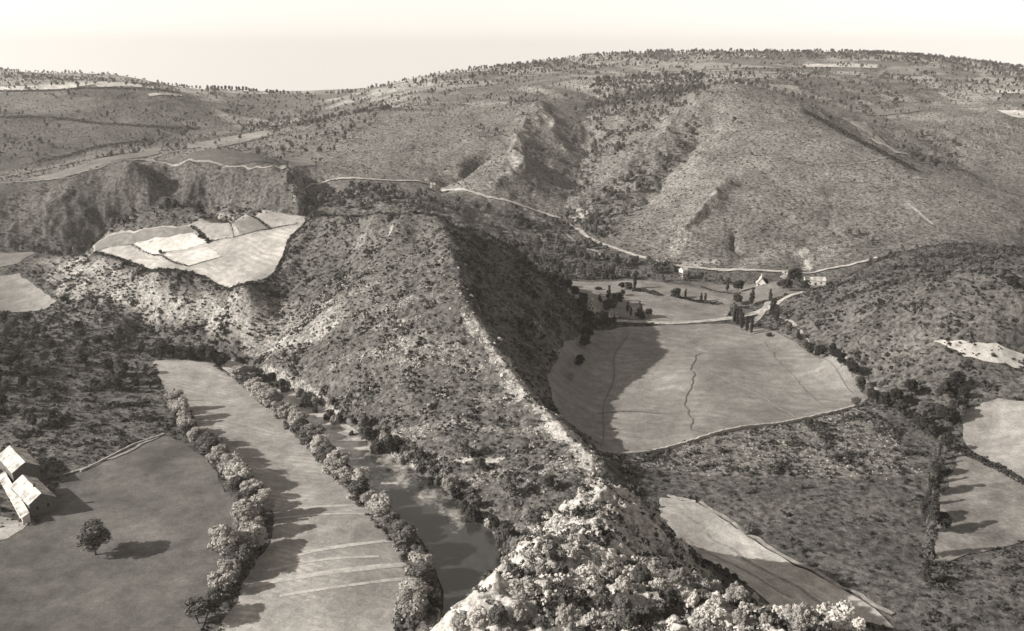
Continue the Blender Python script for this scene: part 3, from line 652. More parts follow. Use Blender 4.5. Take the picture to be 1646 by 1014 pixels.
# ---- valley trees
for px, py, h, lb in ((1497,850,16,'tallest dark upright tree in the row beside the streaky field'),(1502,790,14,'second tall upright tree in the row beside the streaky field'),(1487,935,10,'dark bushy tree at the lower end of the row beside the streaky field')):
    x, y, _ = P(px, py, 3); plant('poplar', x, y, h, 'leaf_dark', label=lb, wide=1.5)
V1 = [(1020,462,10,'poplar','tall dark tree above the middle hedge of the valley field'),(1010,465,6,'broad','round bush tree left of the middle hedge'),(1086,475,7,'broad','left tree of the pair above the valley hedge'),(1102,474,6,'poplar','right slim tree of the pair above the valley hedge'),
 (1127,480,6,'poplar','first of two small trees at the right of the valley hedge'),(1134,480,6,'poplar','second of two small trees at the right of the valley hedge'),(1169,466,7,'poplar','dark tree at the left in front of the valley farm'),(1186,470,8,'broad','dark oval tree in the small field by the valley farm'),
 (1185,488,7,'broad','small round tree just behind the poplar clump'),(1208,490,11,'poplar','tall dark poplar behind the poplar clump'),(1237,490,8,'poplar','dark oval tree right of the tall poplar'),(1252,478,5,'broad','little round tree below the valley farm'),(1262,482,8,'broad','round dark tree at the foot of the right slope'),(1275,470,9,'broad','leafy tree in front of the long farm building'),
 (1283,460,10,'poplar','upright tree beside the long farm building'),(1262,458,7,'broad','pale rounded tree beside the valley farmhouse'),(1223,463,5,'bush','dark shrub against the pale valley farmhouse'),(1292,478,7,'broad','tree on the edge of the right slope'),
 (978,482,10,'poplar','tall slim tree behind the white house'),(992,488,8,'broad','broad dark tree right behind the white house'),(980,502,9,'broad','dark tree between the white house and the ruin'),(1009,500,7,'poplar','slim tree right of the ruin'),(1014,505,6,'poplar','smaller slim tree right of the ruin'),
 (1028,508,11,'conifer','pointed dark fir beside the road near the white house'),(1043,505,5,'broad','small round tree right of the fir'),(964,486,6,'conifer','little pointed tree behind the white house'),(962,463,2.5,'bush','tiny lone bush in the valley field'),(1001,472,4,'broad','small round tree in the valley field'),(999,463,5,'broad','round tree near the hedge end in the valley field'),
 (937,497,7,'broad','dark tree left of the white house'),(935,505,7,'broad','dark tree at the foot of the ridge by the white house'),(962,524,4.5,'broad','dark tree in front of the white house'),(972,522,6,'broad','bushy tree at the top left corner of the round field'),(985,520,5,'broad','low tree below the ruin'),(945,530,8,'broad','tree at the foot of the ridge below the white house'),(944,548,8,'broad','tree by the left edge of the round field'),
 (940,565,7,'broad','dark tree further down the left edge of the round field'),(932,590,6,'broad','tree in the shadow at the left edge of the round field'),(888,462,8,'broad','dark tree on the lower ridge flank'),(900,470,8,'broad','dark tree above the ridge foot'),(912,482,8,'broad','tree at the edge of the valley field by the ridge'),(924,492,7,'broad','tree beside the pale shed')]
for px, py, h, k, lb in V1:
    h *= 1.2
    x, y, _ = P(px, py, 4); plant(k, x, y, h, 'leaf_light' if 'pale rounded' in lb else 'leaf_dark', label=lb, name='bush' if k == 'bush' else 'tree', cat='bush' if k == 'bush' else 'tree', wide=1.4)
row([(1177,500),(1183,515),(1190,522),(1197,532),(1206,538)], 4, 12, (10, 14), ['poplar'], ['leaf','leaf_dark'], 1.6, '%s poplar of the clump at the top of the round field', 'poplar clump at the top of the round field')
row([(1240,500),(1246,512),(1250,522)], 5, 8, (10, 13), ['poplar'], ['leaf_dark'], 1.8, '%s poplar of the clump right of the lane', 'poplars right of the lane')
# ---- avenue on the left skyline
for i in range(22):
    px = 335+i*5.6+rnd.uniform(-1, 1)+(10 if i > 14 else 0); x, y, z = Q(px, 146, 1900)
    plant('broad', x, y, rnd.uniform(7, 11), 'leaf_dark', label='%s tree from the left in the avenue on the left skyline' % ORD[i], group='avenue on the left skyline', wide=.8)
# ---- foreground bushes
FB = [(868,930),(905,925),(940,930),(975,925),(845,965),(885,965),(925,970),(965,965),(835,1000),(870,1010),(910,1005),(955,1000),(1000,990),(800,1010),(1060,950),(1090,940),(1120,945),(1150,950),(1180,965),(1075,975),(1110,975),(1150,985),
      (1190,1005),(1230,1010),(1270,1008),(1310,1005),(1345,1008),(1380,1012),(1030,1010),(1080,1012),(740,1015),(770,1012),(1130,1015),(855,900),(890,900),(925,900),(960,905),(1000,950),(1030,935),(1045,925),(1010,1010),(990,1015),(1100,925),(1135,930),(1165,940),(1195,965),(1205,985),(1060,985),(1140,1005),(1250,1000),(1290,1012),(1330,1000)]
for i, (px, py) in enumerate(FB):
    x, y = hit(px, py)
    if y > 260: x, y, _ = Q(px, py, 115)
    plant(rnd.choice(['tufted','tufted','bush']), x, y, rnd.uniform(1.4, 3.4), rnd.choice(['leaf_fore','leaf_light','leaf_light','leaf']), 'bush', '%s pale tufted bush, counted from the top left, on the foreground rock' % ORD[i], 'bush', 'bushes on the foreground rock', rnd.uniform(.9, 1.2))

# ------------------------------------------------------------------ hedges and walls
def hedge(px, z, h, wd, mat, label, name='hedge', cat='hedge', dens=7):
    p = np.array(resample(W(px, z), 1.0)); n = int(len(p)*dens*h); k = RS.randint(0, len(p), n)
    hh = h*(.6+.5*np.clip(gnoise(p[k,0]/5, p[k,1]/5, 3)+.5, 0, 1.4)); a = RS.uniform(0, 6.28, n); q = RS.uniform(.5, 1, n)**.5
    c = np.c_[p[k,0]+np.cos(a)*q*wd*.5+RS.uniform(-.5,.5,n), p[k,1]+np.cos(a)*q*wd*.5*RS.uniform(-1,1,n)+RS.uniform(-.5,.5,n), np.abs(np.sin(a))*q*hh]
    c[:,2] += hgt(c[:,0], c[:,1]); nn = RS.normal(size=(n,3)); nn /= np.linalg.norm(nn, axis=1)[:,None]; t = np.cross(nn, RS.normal(size=(n,3))); t /= np.linalg.norm(t, axis=1)[:,None]; b = np.cross(nn, t)
    s = RS.uniform(.3, .6, (n,1))*min(1.4, .5+h*.2); v = np.stack([c-t*s, c-b*s, c+t*s, c+b*s], 1).reshape(-1, 3)
    o = mesh(name, v, np.arange(n*4).reshape(-1, 4), M[mat]); return tag(o, label, cat)
def stone_wall(px, z, h, wd, label):
    p = np.array(resample(W(px, z), 1.2)); t = np.gradient(p, axis=0); t /= np.linalg.norm(t, axis=1)[:,None]; nr = np.c_[-t[:,1], t[:,0]]
    v = []; zz = hgt(p[:,0], p[:,1]); j = RS.uniform(-.12, .12, (len(p), 4))
    for a, (s, u) in enumerate(((-1, 0), (-.8, 1), (.8, 1), (1, 0))):
        q = p+nr*(s*wd/2+j[:,a:a+1]); v.append(np.c_[q, zz-.3+(h+.3+j[:,a]*1.5)*u])
    v = np.stack(v, 1).reshape(-1, 3); f = []
    for i in range(len(p)-1):
        for k in range(3): a = i*4+k; f.append((a, a+4, a+5, a+1))
    f += [(0, 1, 2, 3), (len(v)-1, len(v)-2, len(v)-3, len(v)-4)]
    return tag(mesh('stone_wall', v, f, M['wall']), label, 'stone wall')
stone_wall([(962,727),(1020,722),(1120,705),(1200,688),(1250,681),(1320,665),(1378,655)], 3, 1.5, 1.1, 'long dry stone wall along the lower edge of the round field')
stone_wall([(1072,800),(1100,803),(1118,806)], 2.5, 1.0, .9, 'short stone wall across the top of the strip field')
stone_wall([(262,700),(215,718),(170,742),(130,762)], 3.4, .9, .9, 'low stone wall below the wood, running towards the farm')
stone_wall([(1018,513),(1030,514),(1060,517)], 3.8, 1.2, .7, 'pale stone wall along the valley road by the fir')
hedge([(1020,465),(1040,467),(1060,472)], 4, 3, 3, 'leaf_dark', 'left half of the dark hedge across the valley field')
hedge([(1080,472),(1100,476),(1130,482),(1160,486)], 4, 2.6, 2.6, 'leaf_dark', 'right half of the dark hedge across the valley field')
hedge([(1127,458),(1150,465),(1175,471),(1190,474)], 4, 1.6, 1.6, 'leaf_dark', 'thin hedge running down towards the poplars')
hedge([(150,410),(195,419),(215,426),(250,437),(330,448),(392,462),(427,453),(445,436),(457,412),(465,386),(488,363),(508,350)], None, 1.8, 2.0, 'leaf_dark', 'dark hedge round the front of the pale shelf fields', dens=9)
hedge([(308,366),(325,380),(336,392)], None, 2.2, 2.4, 'leaf_dark', 'short dark hedge behind the brightest shelf field')
hedge([(335,391),(378,382),(432,369),(480,360)], None, 1, 1.0, 'leaf_dark', 'thin hedge across the middle of the shelf')
hedge([(404,349),(420,358),(434,369)], None, 1.6, 1.8, 'leaf_dark', 'dark hedge between the two right shelf fields')
hedge([(212,395),(245,412),(262,412),(282,424),(303,430)], None, 1.1, 1.4, 'leaf_dark', 'broken hedge below the bright shelf fields')
hedge([(303,429),(357,413)], None, .8, .8, 'leaf_dark', 'thin hedge below the small bright square field')
hedge([(150,409),(212,395),(262,389)], None, .7, .8, 'leaf_dark', 'thin hedge along the front of the grey strip field')
hedge([(362,353),(376,381)], None, .8, .8, 'leaf_dark', 'thin hedge beside the grey square field')
hedge([(1545,720),(1580,742),(1620,768),(1660,790)], 4, 2.5, 3, 'leaf_dark', 'dark hedge between the two pale fields at right')
hedge([(-10,190),(80,190),(150,199),(230,204),(320,208)], None, 4, 5, 'leaf_dark', 'dark hedge line across the far left hill', dens=3)
hedge([(-10,148),(90,147),(160,143),(240,146),(290,150)], None, 4, 4, 'leaf_dark', 'dark hedge under the bright hilltop fields at left', dens=3)
hedge([(60,262),(110,252),(150,240),(200,232),(240,228)], None, 4, 5, 'leaf_dark', 'hedge behind the curved pasture in the side valley', dens=3)
hedge([(1290,180),(1330,200),(1380,228),(1430,254),(1470,275)], None, 5, 7, 'leaf_dark', 'dark hedge along the crest of the right hill', dens=4)
for px, py, h, lb in ((200,429,4,'round bush at the left corner of the shelf fields'),(258,409,3.5,'small bush between the bright shelf fields'),(322,386,4,'dark bushy tree behind the brightest shelf field'),(334,390,3.5,'lower dark bush behind the brightest shelf field'),(64,400,5,'bushy tree on the left slope under the cliff'),(104,488,6,'dark tree above the left wood')):
    x, y = hit(px, py); plant('broad', x, y, h, 'leaf_dark', 'tree', lb, 'tree', wide=1.4)

# ------------------------------------------------------------------ buildings
def box(gm, x0, x1, y0, y1, z0, z1): gm.add([(x, y, z) for z in (z0, z1) for x, y in ((x0,y0),(x1,y0),(x1,y1),(x0,y1))], [(3,2,1,0),(4,5,6,7),(0,1,5,4),(1,2,6,5),(2,3,7,6),(3,0,4,7)])
def part(name, gm, mat, par): return mesh(name, np.concatenate(gm.v), gm.f, mat, par)
def house(name, label, loc, rz, L, Wd, h, rh, wall, roof, wins=(), door=None, chim=None, cat='house', over=.35):
    e = tag(empty(name, loc, rz), label, cat); a, b = L/2, Wd/2
    gm = Geo(); gm.add([(-a,-b,-1),(a,-b,-1),(a,b,-1),(-a,b,-1),(-a,-b,h),(a,-b,h),(a,b,h),(-a,b,h),(-a,0,h+rh),(a,0,h+rh)],
        [(0,1,5,4),(2,3,7,6),(1,2,6,9,5),(3,0,4,8,7),(4,5,9,8),(6,7,8,9)]); part('wall', gm, wall, e)
    gm = Geo(); k = rh/b; t = .22; A2 = a+over; B2 = b+over; n = 8
    for s in (-1, 1):
        v = []
        for i in range(n+1):
            x = -A2+2*A2*i/n; sag = -.1*math.sin(math.pi*i/n)
            v += [(x, 0, h+rh+.05+sag), (x, s*B2, h-k*over+.05+sag*.6), (x, s*B2, h-k*over+.05+t+sag*.6), (x, 0, h+rh+.05+t+sag)]
        f = [(i*4+j, i*4+4+j, i*4+4+(j+1) % 4, i*4+(j+1) % 4) for i in range(n) for j in range(4)]+[(0,1,2,3),(n*4+3,n*4+2,n*4+1,n*4)]
        gm.add(v, f)
    r = part('roof', gm, roof, e)
    if chim is not None: gm = Geo(); box(gm, chim-.45, chim+.45, -.4, .4, h+rh-.8, h+rh+1.5); box(gm, chim-.55, chim+.55, -.5, .5, h+rh+1.5, h+rh+1.65); part('chimney', gm, wall, r)
    for side, u, z0, w_, hh in wins:                       # side: 's' long side -y, 'n' long side +y, 'e' / 'w' gables
        def put(gm, pr, m=0.0):
            if side in 'sn': s = -1 if side == 's' else 1; box(gm, u-w_/2-m, u+w_/2+m, *sorted((s*(b-.1), s*(b+pr))), z0-m, z0+hh+m)
            else: s = 1 if side == 'e' else -1; box(gm, *sorted((s*(a-.1), s*(a+pr))), u-w_/2-m, u+w_/2+m, z0-m, z0+hh+m)
        g1 = Geo(); put(g1, .05, .12); wn = part('window', g1, M['wood'], e); g2 = Geo(); put(g2, .08); part('pane', g2, M['glass'], wn)
    if door is not None:
        side, u, w_, hh = door; gm = Geo()
        if side in 'sn': s = -1 if side == 's' else 1; box(gm, u-w_/2, u+w_/2, *sorted((s*(b-.1), s*(b+.07))), 0, hh)
        else: s = 1 if side == 'e' else -1; box(gm, *sorted((s*(a-.1), s*(a+.07))), u-w_/2, u+w_/2, 0, hh)
        part('door', gm, M['wood'], e)
    return e
def px_house(name, label, r0, r1, e0, e1, zr, ze, zg, wall, roof, **kw):
    p0 = Vector(P(*r0, zr)); p1 = Vector(P(*r1, zr)); d = p1-p0; L = d.length; rz = math.atan2(d.y, d.x); c = (p0+p1)/2
    w0 = Vector(P(*e0, ze)); w1 = Vector(P(*e1, ze)); Wd = abs((w1-w0).dot(Vector((-math.sin(rz), math.cos(rz), 0))))
    print(name, 'L', round(L,1), 'W', round(Wd,1), c)
    return house(name, label, (c.x, c.y, zg), rz, L, Wd, ze-zg, zr-ze, wall, roof, **kw)
px_house('barn', 'upper farm building with a bright worn roof, at the left edge', (16,717), (40,743), (17,760), (61,749), 14.5, 11.5, 5, M['darkwall'], M['roof'], wins=(('e',-1.5,3,.9,1.2),('s',-3,2.5,.9,1.1)), door=('e',1.5,1.6,2.4), cat='farm building')
px_house('barn', 'lower farm building with a streaked bright roof and dark gable', (36.5,764), (66,793), (46,813), (87,799), 13, 10, 4.5, M['darkwall'], M['roof'], wins=(('e',-2,2.5,.8,1.1),('e',1.8,2.5,.8,1.1),('s',-2,2,.9,1.1)), door=('s',2,1.3,2.1), chim=3, cat='farm building')
x, y, _ = P(31,812,5); x2, y2, _ = P(2,768,5)
def lean(px0, px1, zt, wd, h, label, nm):
    a = Vector(P(*px0, zt)); b = Vector(P(*px1, zt)); d = b-a; gm = Geo(); e = tag(empty(nm, ((a.x+b.x)/2, (a.y+b.y)/2, zt-h), math.atan2(d.y, d.x)), label, 'lean-to')
    L = d.length/2; gm.add([(-L,-wd/2,-1),(L,-wd/2,-1),(L,wd/2,-1),(-L,wd/2,-1),(-L,-wd/2,h*.7),(L,-wd/2,h*.7),(L,wd/2,h),(-L,wd/2,h)], [(3,2,1,0),(4,5,6,7),(0,1,5,4),(1,2,6,5),(2,3,7,6),(3,0,4,7)]); part('wall', gm, M['plaster'], e)
    gm = Geo(); gm.add([(-L-.2,-wd/2-.3,h*.7-.05),(L+.2,-wd/2-.3,h*.7-.05),(L+.2,wd/2,h+.05),(-L-.2,wd/2,h+.05),(-L-.2,-wd/2-.3,h*.7+.12),(L+.2,-wd/2-.3,h*.7+.12),(L+.2,wd/2,h+.22),(-L-.2,wd/2,h+.22)], [(3,2,1,0),(4,5,6,7),(0,1,5,4),(1,2,6,5),(2,3,7,6),(3,0,4,7)]); part('roof', gm, M['roof'], e)
lean((2,760), (41,826), 8.5, 2.6, 4, 'narrow white lean-to along the front of the farm buildings', 'farm_shed')
x, y, _ = P(948,503,4)
house('house', 'small white gabled house between the ridge foot and the valley field', (x+3, y+2, 4), math.radians(50), 7, 6.4, 5.2, 3.6, M['plaster'], M['roof_dark'], wins=(('w',-1.3,3,.7,1.1),('w',1.3,3,.7,1.1),('w',0,5.4,.6,.8),('s',0,2.8,.8,1.1)), door=('w',0,1.0,2.1), chim=-2)
x, y, _ = P(930,489,6); house('shed', 'low pale shed among dark trees left of the white house', (x, y, float(hgt(x,y))), .1, 5.5, 3.5, 2.4, 1, M['plaster'], M['roof'], door=('s',0,1,1.9), cat='shed')
x, y, _ = P(982,507,4); house('shed', 'tiny pale outbuilding right of the white house', (x, y, 4), .3, 2.6, 2.4, 2.6, .8, M['plaster'], M['roof_dark'], door=('s',0,.8,1.9), cat='shed')
x, y, _ = P(991,507,4); house('shed', 'narrow pale outbuilding next to the tiny one by the white house', (x, y, 4), .3, 1.6, 1.8, 3, .6, M['plaster'], M['roof_dark'], door=('s',0,.7,1.9), cat='shed')
x, y, _ = P(1225,466,4); house('farmhouse', 'pale tall gabled farmhouse on the far side of the valley', (x, y+4, 4), math.radians(75), 9, 7, 5, 4, M['plaster'], M['roof'], wins=(('w',-1.7,1,.9,1.2),('w',1.7,1,.9,1.2),('w',-1.7,3.6,.9,1.1),('w',1.7,3.6,.9,1.1),('n',0,3,.9,1.1)), door=('w',0,1.1,2.1), chim=3, cat='farmhouse')
x, y, _ = P(1236,468,4); house('shed', 'long low shed with white roof in front of the valley farmhouse', (x, y, 4), .05, 9, 4, 1.8, .8, M['darkwall'], M['plaster'], door=('s',1,1.4,1.7), cat='shed')
x, y, _ = P(1309,459,4); house('barn', 'long pale roofed farm building behind the right slope', (x, y, 5), -.12, 15, 7, 4, 2, M['plaster'], M['roof'], wins=(('s',-4,1.5,1,1.1),('s',4,1.5,1,1.1)), door=('s',0,1.6,2.2), cat='farm building')
x, y, _ = P(1098,446,4); house('mill', 'bright white building below the road beside the river wood', (x, y, 3), .5, 5, 5, 7.5, 2, M['plaster'], M['roof'], wins=(('s',-1,3,.7,1),('s',1,3,.7,1)), door=('s',0,1,2), cat='building')
x, y = hit(696,303); house('hut', 'small white hut above the road on the bend', (x, y, float(hgt(x,y))), .2, 4, 4, 4, 1.6, M['plaster'], M['roof'], door=('s',0,.9,1.9), cat='hut')
# ------------------------------------------------------------------ aerial cables at left
def cable(p, q, sag, off):
    gm = Geo(); n = 24; c = [(p[0]+(q[0]-p[0])*t+off, p[1]+(q[1]-p[1])*t, p[2]+(q[2]-p[2])*t-4*sag*t*(1-t)) for t in [i/n for i in range(n+1)]]
    for u_, w_ in zip(c[:-1], c[1:]): tube(gm, u_, w_, .1, .1, 5)
    return mesh('cable', np.concatenate(gm.v), gm.f, M['wire'])
q0 = hit(272,254); q0 = (q0[0], q0[1], float(hgt(*q0))+8); p0 = Q(22,112,640)
gm = Geo(); tube(gm, (0,0,-1), (0,0,8.6), .22, .14, 8); pe = mesh('utility_pole', np.concatenate(gm.v), gm.f, M['wood']); pe.location = (q0[0], q0[1], q0[2]-8); tag(pe, 'wooden pole on the knoll where the two cables end', 'utility pole')
gm = Geo(); box(gm, -.9, .9, -.07, .07, 7.7, 7.9); part('crossarm', gm, M['wood'], pe)
for k, lb in ((-.8,'left one of two parallel cables crossing the far left hill'),(.8,'right one of two parallel cables crossing the far left hill')): tag(cable(p0, q0, 6, k), lb, 'cable', 'pair of aerial cables')

# ------------------------------------------------------------------ scattered scrub and far woods (uncountable)
def src(prefix, specs):
    col = bpy.data.collections.new(prefix)
    for i, (kind, n, size, seed, mat) in enumerate(specs):
        o = leaf_mesh('%s %02d' % (prefix, i), kind, n, size, seed, M[mat]); col.objects.link(o)
    return col
def rock_src():
    col = bpy.data.collections.new('rock variants')
    for i in range(5):
        q = np.random.RandomState(100+i); m_ = 26; d = q.normal(size=(m_, 3)); d /= np.linalg.norm(d, axis=1)[:,None]; d *= q.uniform(.75, 1.1, (m_,1))*np.array([1, .75, .8])
        import bmesh
        bm = bmesh.new(); [bm.verts.new(tuple(p)) for p in d]; bmesh.ops.convex_hull(bm, input=bm.verts); me = bpy.data.meshes.new('rock'); bm.to_mesh(me); bm.free(); me.materials.append(M['rock'])
        col.objects.link(bpy.data.objects.new('rock variant %d' % i, me))
    return col
def scatter(name, dens, size, col, nv, label, seed, ymax=3000, flat_=.8, name_o=None):
    """dens: per m2 over the grid; size: metres scale over the grid"""
    A_ = (X[:-1,1:]-X[:-1,:-1])*(Y[1:,1:]-Y[:-1,1:]); D = dens[:-1,:-1]*A_; r = np.random.RandomState(seed)
    cnt = r.poisson(np.clip(D, 0, 50)); idx = np.nonzero(cnt.ravel())[0]; idx = np.repeat(idx, cnt.ravel()[idx]); i, j = idx//D.shape[1], idx % D.shape[1]
    a, b = r.rand(len(i)), r.rand(len(i))
    y = Y[i,j]*(1-a)+Y[i+1,j]*a; u = us[j]*(1-b)+us[j+1]*b; x = u*(y+YC); z = hgt(x, y)
    s = size[i,j]*np.exp(np.clip(r.normal(0, .35, len(i)), -.8, .55))
    me = bpy.data.meshes.new(name); me.vertices.add(len(x)); me.vertices.foreach_set('co', np.stack([x, y, z-.05], 1).astype(np.float32).ravel())
    for nm, ty, val in (('scl','FLOAT',s.astype(np.float32)), ('rz','FLOAT',(r.rand(len(i))*6.28).astype(np.float32)), ('vi','INT',r.randint(0, nv, len(i)).astype(np.int32))):
        at = me.attributes.new(nm, ty, 'POINT'); at.data.foreach_set('value', val)
    o = bpy.data.objects.new(name, me); C.objects.link(o)
    ng = bpy.data.node_groups.new(name, 'GeometryNodeTree'); ng.interface.new_socket('Geometry', in_out='INPUT', socket_type='NodeSocketGeometry'); ng.interface.new_socket('Geometry', in_out='OUTPUT', socket_type='NodeSocketGeometry')
    N_ = ng.nodes.new; gi = N_('NodeGroupInput'); go = N_('NodeGroupOutput'); ins = N_('GeometryNodeInstanceOnPoints'); ci = N_('GeometryNodeCollectionInfo')
    ci.inputs['Collection'].default_value = col; ci.inputs['Separate Children'].default_value = True; ci.inputs['Reset Children'].default_value = True; ins.inputs['Pick Instance'].default_value = True
    def na(nm, ty): q = N_('GeometryNodeInputNamedAttribute'); q.data_type = ty; q.inputs['Name'].default_value = nm; return q.outputs['Attribute']
    cx = N_('ShaderNodeCombineXYZ'); Lk = ng.links.new; Lk(na('rz','FLOAT'), cx.inputs[2]); Lk(gi.outputs[0], ins.inputs['Points']); Lk(ci.outputs[0], ins.inputs['Instance']); Lk(na('vi','INT'), ins.inputs['Instance Index'])
    Lk(cx.outputs[0], ins.inputs['Rotation']); Lk(na('scl','FLOAT'), ins.inputs['Scale']); Lk(ins.outputs[0], go.inputs[0])
    mo = o.modifiers.new('scatter', 'NODES'); mo.node_group = ng; print(name, len(x)); return tag(o, label, None, None, 'stuff')
def region(px, z=None, soft=3, wob=6):
    w_ = W(px, z); return blur(inside(X+fbm(X,Y,18,2,51)*wob, Y+fbm(X,Y,18,2,52)*wob, w_).astype(float), soft)
FR = fmask+0.0
for pl, w_ in RIB:
    if w_ < 1.1: continue
    ax = [q[0] for q in pl]; ay = [q[1] for q in pl]; k = (X > min(ax)-15) & (X < max(ax)+15) & (Y > min(ay)-15) & (Y < max(ay)+15)
    if k.any(): FR[k] = np.maximum(FR[k], pldist(X[k], Y[k], pl) < w_*.5+1.0)
FR = np.clip(blur(FR, 1), 0, 1); free = np.clip(1-FR*1.6, 0, 1)
view = (np.abs(U) < .68).astype(float)
clump = sstep(-.05, .35, fbm(X, Y, 14, 3, 301)); clump2 = sstep(.0, .3, fbm(X, Y, 60, 3, 311)); clump3 = sstep(-.3, .1, fbm(X, Y, 5, 2, 305))
near = sstep(700, 560, Y)*view
dn = near*free*(.12+.38*clump)*(1-.3*np.clip(rockA*1.4, 0, 1)); crm = np.exp(-(pldist(X+3, Y, CR)/6.5)**2)*sstep(480, 430, Y); dn = dn*(1-inW*.85)*(1-.7*crm)*(1-.4*inS)*(1-HTm*.3)*(1-prom*.2)
sz = (.19+.19*clump*(1-HTm*.6)+.0004*Y)*(1+.15*inS)
lit = np.clip(inF*1.0+inD*.5+prom*.7, 0, 1)  # zones whose scrub gets a brighter colour standing in for sunlight
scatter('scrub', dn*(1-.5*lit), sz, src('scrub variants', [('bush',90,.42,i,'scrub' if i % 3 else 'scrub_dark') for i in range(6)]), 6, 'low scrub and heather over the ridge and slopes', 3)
scatter('scrub', dn*(.8*lit+.7*prom), sz*(.9+.5*prom), src('pale scrub variants', [('bush',90,.42,10+i,'scrub_light' if i % 2 else 'scrub') for i in range(4)]), 4, 'scrub toned as sunlit on the rocky flank of the ridge', 13)
df = (1-near)*view*free*sstep(1900, 1300, Y)*(.012+.03*clump2)*sstep(560, 640, Y)*(1-.3*RHm)
scatter('scrub', df*1.3, .42+0*Y, src('far scrub variants', [('bush',50,.7,i+20,'scrub_far') for i in range(4)]), 4, 'thin scrub over the far hills', 4)
hr = np.zeros(Z.shape)
for pl, zz in (([(288,655),(300,690),(335,722),(365,760),(388,790),(402,830),(410,860),(395,900),(370,935),(352,960)],3), ([(388,605),(422,636),(455,668),(492,702),(525,737),(560,778),(596,818),(632,856),(662,895),(680,930),(672,970),(650,1005)],2), ([(400,590),(450,615),(500,640),(550,672),(600,700),(650,728),(700,765),(740,795),(780,830),(812,870),(830,905)],2)):
    hr = np.maximum(hr, sstep(4.5, 2.5, pldist(X, Y, W(pl, zz))))
hr *= (rv < .3)
scatter('undergrowth', hr*.35, .75+0*Y, src('undergrowth variants', [('bush',240,.3,80+i,('leaf_light','leaf','leaf_mid')[i % 3]) for i in range(6)]), 6, 'tangled undergrowth beneath the tree rows and river banks', 15)
wd = 0
for px, z, k in (([(955,128),(1125,118),(1135,150),(1060,200),(1000,255),(945,300),(908,338),(925,275),(955,220),(940,170)], None, 1.7), ([(1095,190),(1130,200),(1090,250),(1060,300),(1010,345),(960,398),(905,352),(930,325),(1010,285)], None, 1.5),
        ([(420,240),(560,195),(650,165),(600,195),(520,262),(400,252)], None, .55), ([(735,365),(820,325),(900,352),(950,395),(1090,437),(1420,444),(1420,458),(1200,455),(1100,449),(870,446),(800,405)], None, 1.0), ([(470,290),(560,303),(700,318),(790,345),(740,360),(700,346),(540,346),(470,348)], None, .8),
        ([(1452,212),(1545,228),(1530,275),(1462,264)], None, 1.), ([(1250,540),(1330,580),(1400,620),(1500,660),(1560,650),(1540,600),(1430,590),(1350,545),(1280,520)], None, .35), ([(1400,425),(1560,412),(1660,440),(1660,555),(1560,548),(1450,520),(1370,470)], None, .5),
        ([(0,222),(80,222),(95,250),(0,265)], None, .7), ([(230,215),(300,208),(310,225),(260,235),(215,240)], None, .7), ([(160,245),(235,235),(230,250),(150,265)], None, .5), ([(0,400),(60,392),(200,358),(330,340),(350,350),(200,372),(60,408),(0,412)], None, .5),
        ([(1180,150),(1300,165),(1400,190),(1500,150),(1646,160),(1646,130),(1300,120),(1100,125)], None, .35), ([(860,102),(1060,84),(1350,84),(1580,99),(1646,112),(1646,128),(1400,98),(1100,98),(880,118)], None, .7), ([(650,135),(760,112),(860,102),(880,118),(760,128),(660,145)], None, .7),
        ([(0,118),(60,122),(140,131),(130,138),(0,142)], None, .4), ([(380,150),(560,150),(640,160),(560,200),(440,215),(370,190)], None, .3), ([(20,500),(130,490),(250,520),(330,540),(330,570),(230,570),(100,530),(20,520)], None, .6), ([(300,520),(420,560),(520,620),(480,620),(380,585),(280,560)], None, .4),
        ([(1230,340),(1330,400),(1420,405),(1400,380),(1300,360)], None, .15), ([(770,420),(870,450),(945,510),(930,540),(880,480)], None, .25)):
    wd = np.maximum(wd, region(px, z, 2, 5)*k)
wfar = wd*view*free*sstep(-.25, .1, fbm(X, Y, 22, 3, 401))*(.012+.022*sstep(900, 700, Y))
scatter('woodland', wfar*(1+.8*sstep(1000,800,Y))*(1-.55*inS), (.5+.00002*Y)*(1-.62*sstep(700,520,Y)), src('far tree variants', [('broad',240,.75,40,'leaf'),('broad',240,.75,41,'leaf_mid'),('broad',240,.7,42,'leaf_dark'),('broad',220,.8,43,'leaf')]), 4, 'woods filling the gullies and river bottom of the far hills', 5)
hline = sstep(7, 3, cedge)*sstep(-.2, .1, fbm(X, Y, 40, 2, 421))
pl_ = PL*view*free*(.0001+.0012*sstep(.1, .3, fbm(X, Y*.5, 70, 3, 411))+.010*hline)*sstep(2300, 2100, Y)
pl_ += view*free*sstep(900, 1100, Y)*sstep(1500,1300,Y)*.0012*clump2
scatter('woodland', pl_*1.5, .46+0*Y, src('plateau tree variants', [('broad',130,1.0,50+i,'leaf_dark' if i % 2 else 'leaf') for i in range(3)]), 3, 'scattered trees and hedgerows of the far plateau', 6)
dr = near*free*np.clip(np.clip(prom*.16+np.exp(-(dcr/7)**2)*.22*sstep(470, 400, Y), 0, 1)+np.clip(rockA-.35, 0, 1)*.05*inF, 0, 1)*sstep(-.2, .3, fbm(X, Y, 7, 2, 500))
scatter('rocks', dr, .38+.75*sstep(.1, .5, fbm(X, Y, 3, 1, 501))+0*Y, rock_src(), 5, 'pale broken rocks along the crest and foreground outcrop', 9)
dl = near*np.clip(inR*.3+inD*.07+prom*.12, 0, 1)*free*clump3
scatter('grass_tufts', dl, .24+.1*prom, src('dry tuft variants', [('bush',60,.4,60+i,'dry' if i else 'scrub') for i in range(3)]), 3, 'pale dry tufts on the rough ground and rocks', 7)

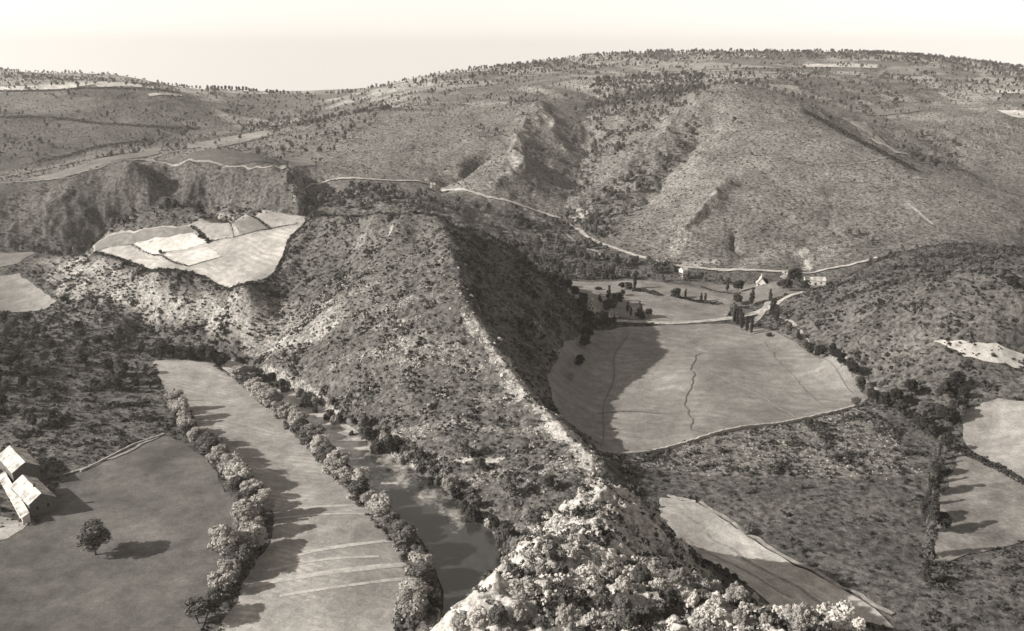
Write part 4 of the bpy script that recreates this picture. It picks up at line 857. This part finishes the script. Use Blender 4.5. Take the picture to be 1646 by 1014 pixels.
# ------------------------------------------------------------------ light
SUNV = Vector((-1.85, -.42, 1)).normalized()
el = math.asin(SUNV.z)
sd = bpy.data.lights.new('sun', 'SUN'); sd.energy = 5; sd.angle = math.radians(.6); sd.color = (1, .97, .92)
so = bpy.data.objects.new('sun', sd); C.objects.link(so); so.rotation_euler = (-SUNV).to_track_quat('-Z', 'Y').to_euler()
w = bpy.data.worlds.new('World'); bpy.context.scene.world = w; w.use_nodes = True
nt = w.node_tree; nt.nodes.clear(); wo = nt.nodes.new('ShaderNodeOutputWorld'); bg = nt.nodes.new('ShaderNodeBackground')
st = nt.nodes.new('ShaderNodeTexSky'); st.sky_type = 'NISHITA'; st.sun_disc = False; st.sun_elevation = el
st.sun_rotation = math.atan2(SUNV.x, SUNV.y); st.dust_density = 1.0; st.air_density = 1.0
tx = nt.nodes.new('ShaderNodeTexCoord'); sx = nt.nodes.new('ShaderNodeSeparateXYZ'); mx = nt.nodes.new('ShaderNodeMath'); mx.operation = 'MAXIMUM'; mx.inputs[1].default_value = .02
cx = nt.nodes.new('ShaderNodeCombineXYZ'); nt.links.new(tx.outputs['Generated'], sx.inputs[0]); nt.links.new(sx.outputs[2], mx.inputs[0])
nt.links.new(sx.outputs[0], cx.inputs[0]); nt.links.new(sx.outputs[1], cx.inputs[1]); nt.links.new(mx.outputs[0], cx.inputs[2]); nt.links.new(cx.outputs[0], st.inputs[0])
bw = nt.nodes.new('ShaderNodeRGBToBW'); cc = nt.nodes.new('ShaderNodeCombineColor')
nt.links.new(st.outputs[0], bw.inputs[0])
for i in range(3):
    mm = nt.nodes.new('ShaderNodeMath'); mm.operation = 'MULTIPLY'; nt.links.new(bw.outputs[0], mm.inputs[0]); mm.inputs[1].default_value = (1, .95, .88)[i]
    nt.links.new(mm.outputs[0], cc.inputs[i])
nt.links.new(cc.outputs[0], bg.inputs[0]); bg.inputs[1].default_value = .128; nt.links.new(bg.outputs[0], wo.inputs[0])
sc = bpy.context.scene
sc.view_settings.view_transform = 'Standard'; sc.view_settings.look = 'None'; sc.view_settings.exposure = .85; sc.view_settings.gamma = 1
sc.cycles.use_denoising = True
sc.cycles.max_bounces = 5; sc.cycles.diffuse_bounces = 2; sc.cycles.volume_bounces = 1; sc.cycles.transparent_max_bounces = 4

# ------------------------------------------------------------------ haze
gm = Geo(); box(gm, -3600, 3600, -150, 4600, -60, 460)
hz = bpy.data.materials.new('haze'); hz.use_nodes = True; t_ = hz.node_tree; t_.nodes.clear(); o_ = t_.nodes.new('ShaderNodeOutputMaterial'); v_ = t_.nodes.new('ShaderNodeVolumePrincipled')
v_.inputs['Color'].default_value = (1, .96, .9, 1); v_.inputs['Density'].default_value = .00005; v_.inputs['Anisotropy'].default_value = .3; t_.links.new(v_.outputs[0], o_.inputs['Volume'])
tag(mesh('haze', np.concatenate(gm.v), gm.f, hz), 'thin haze over the far hills', None, None, 'stuff')
print('trees', ntree)
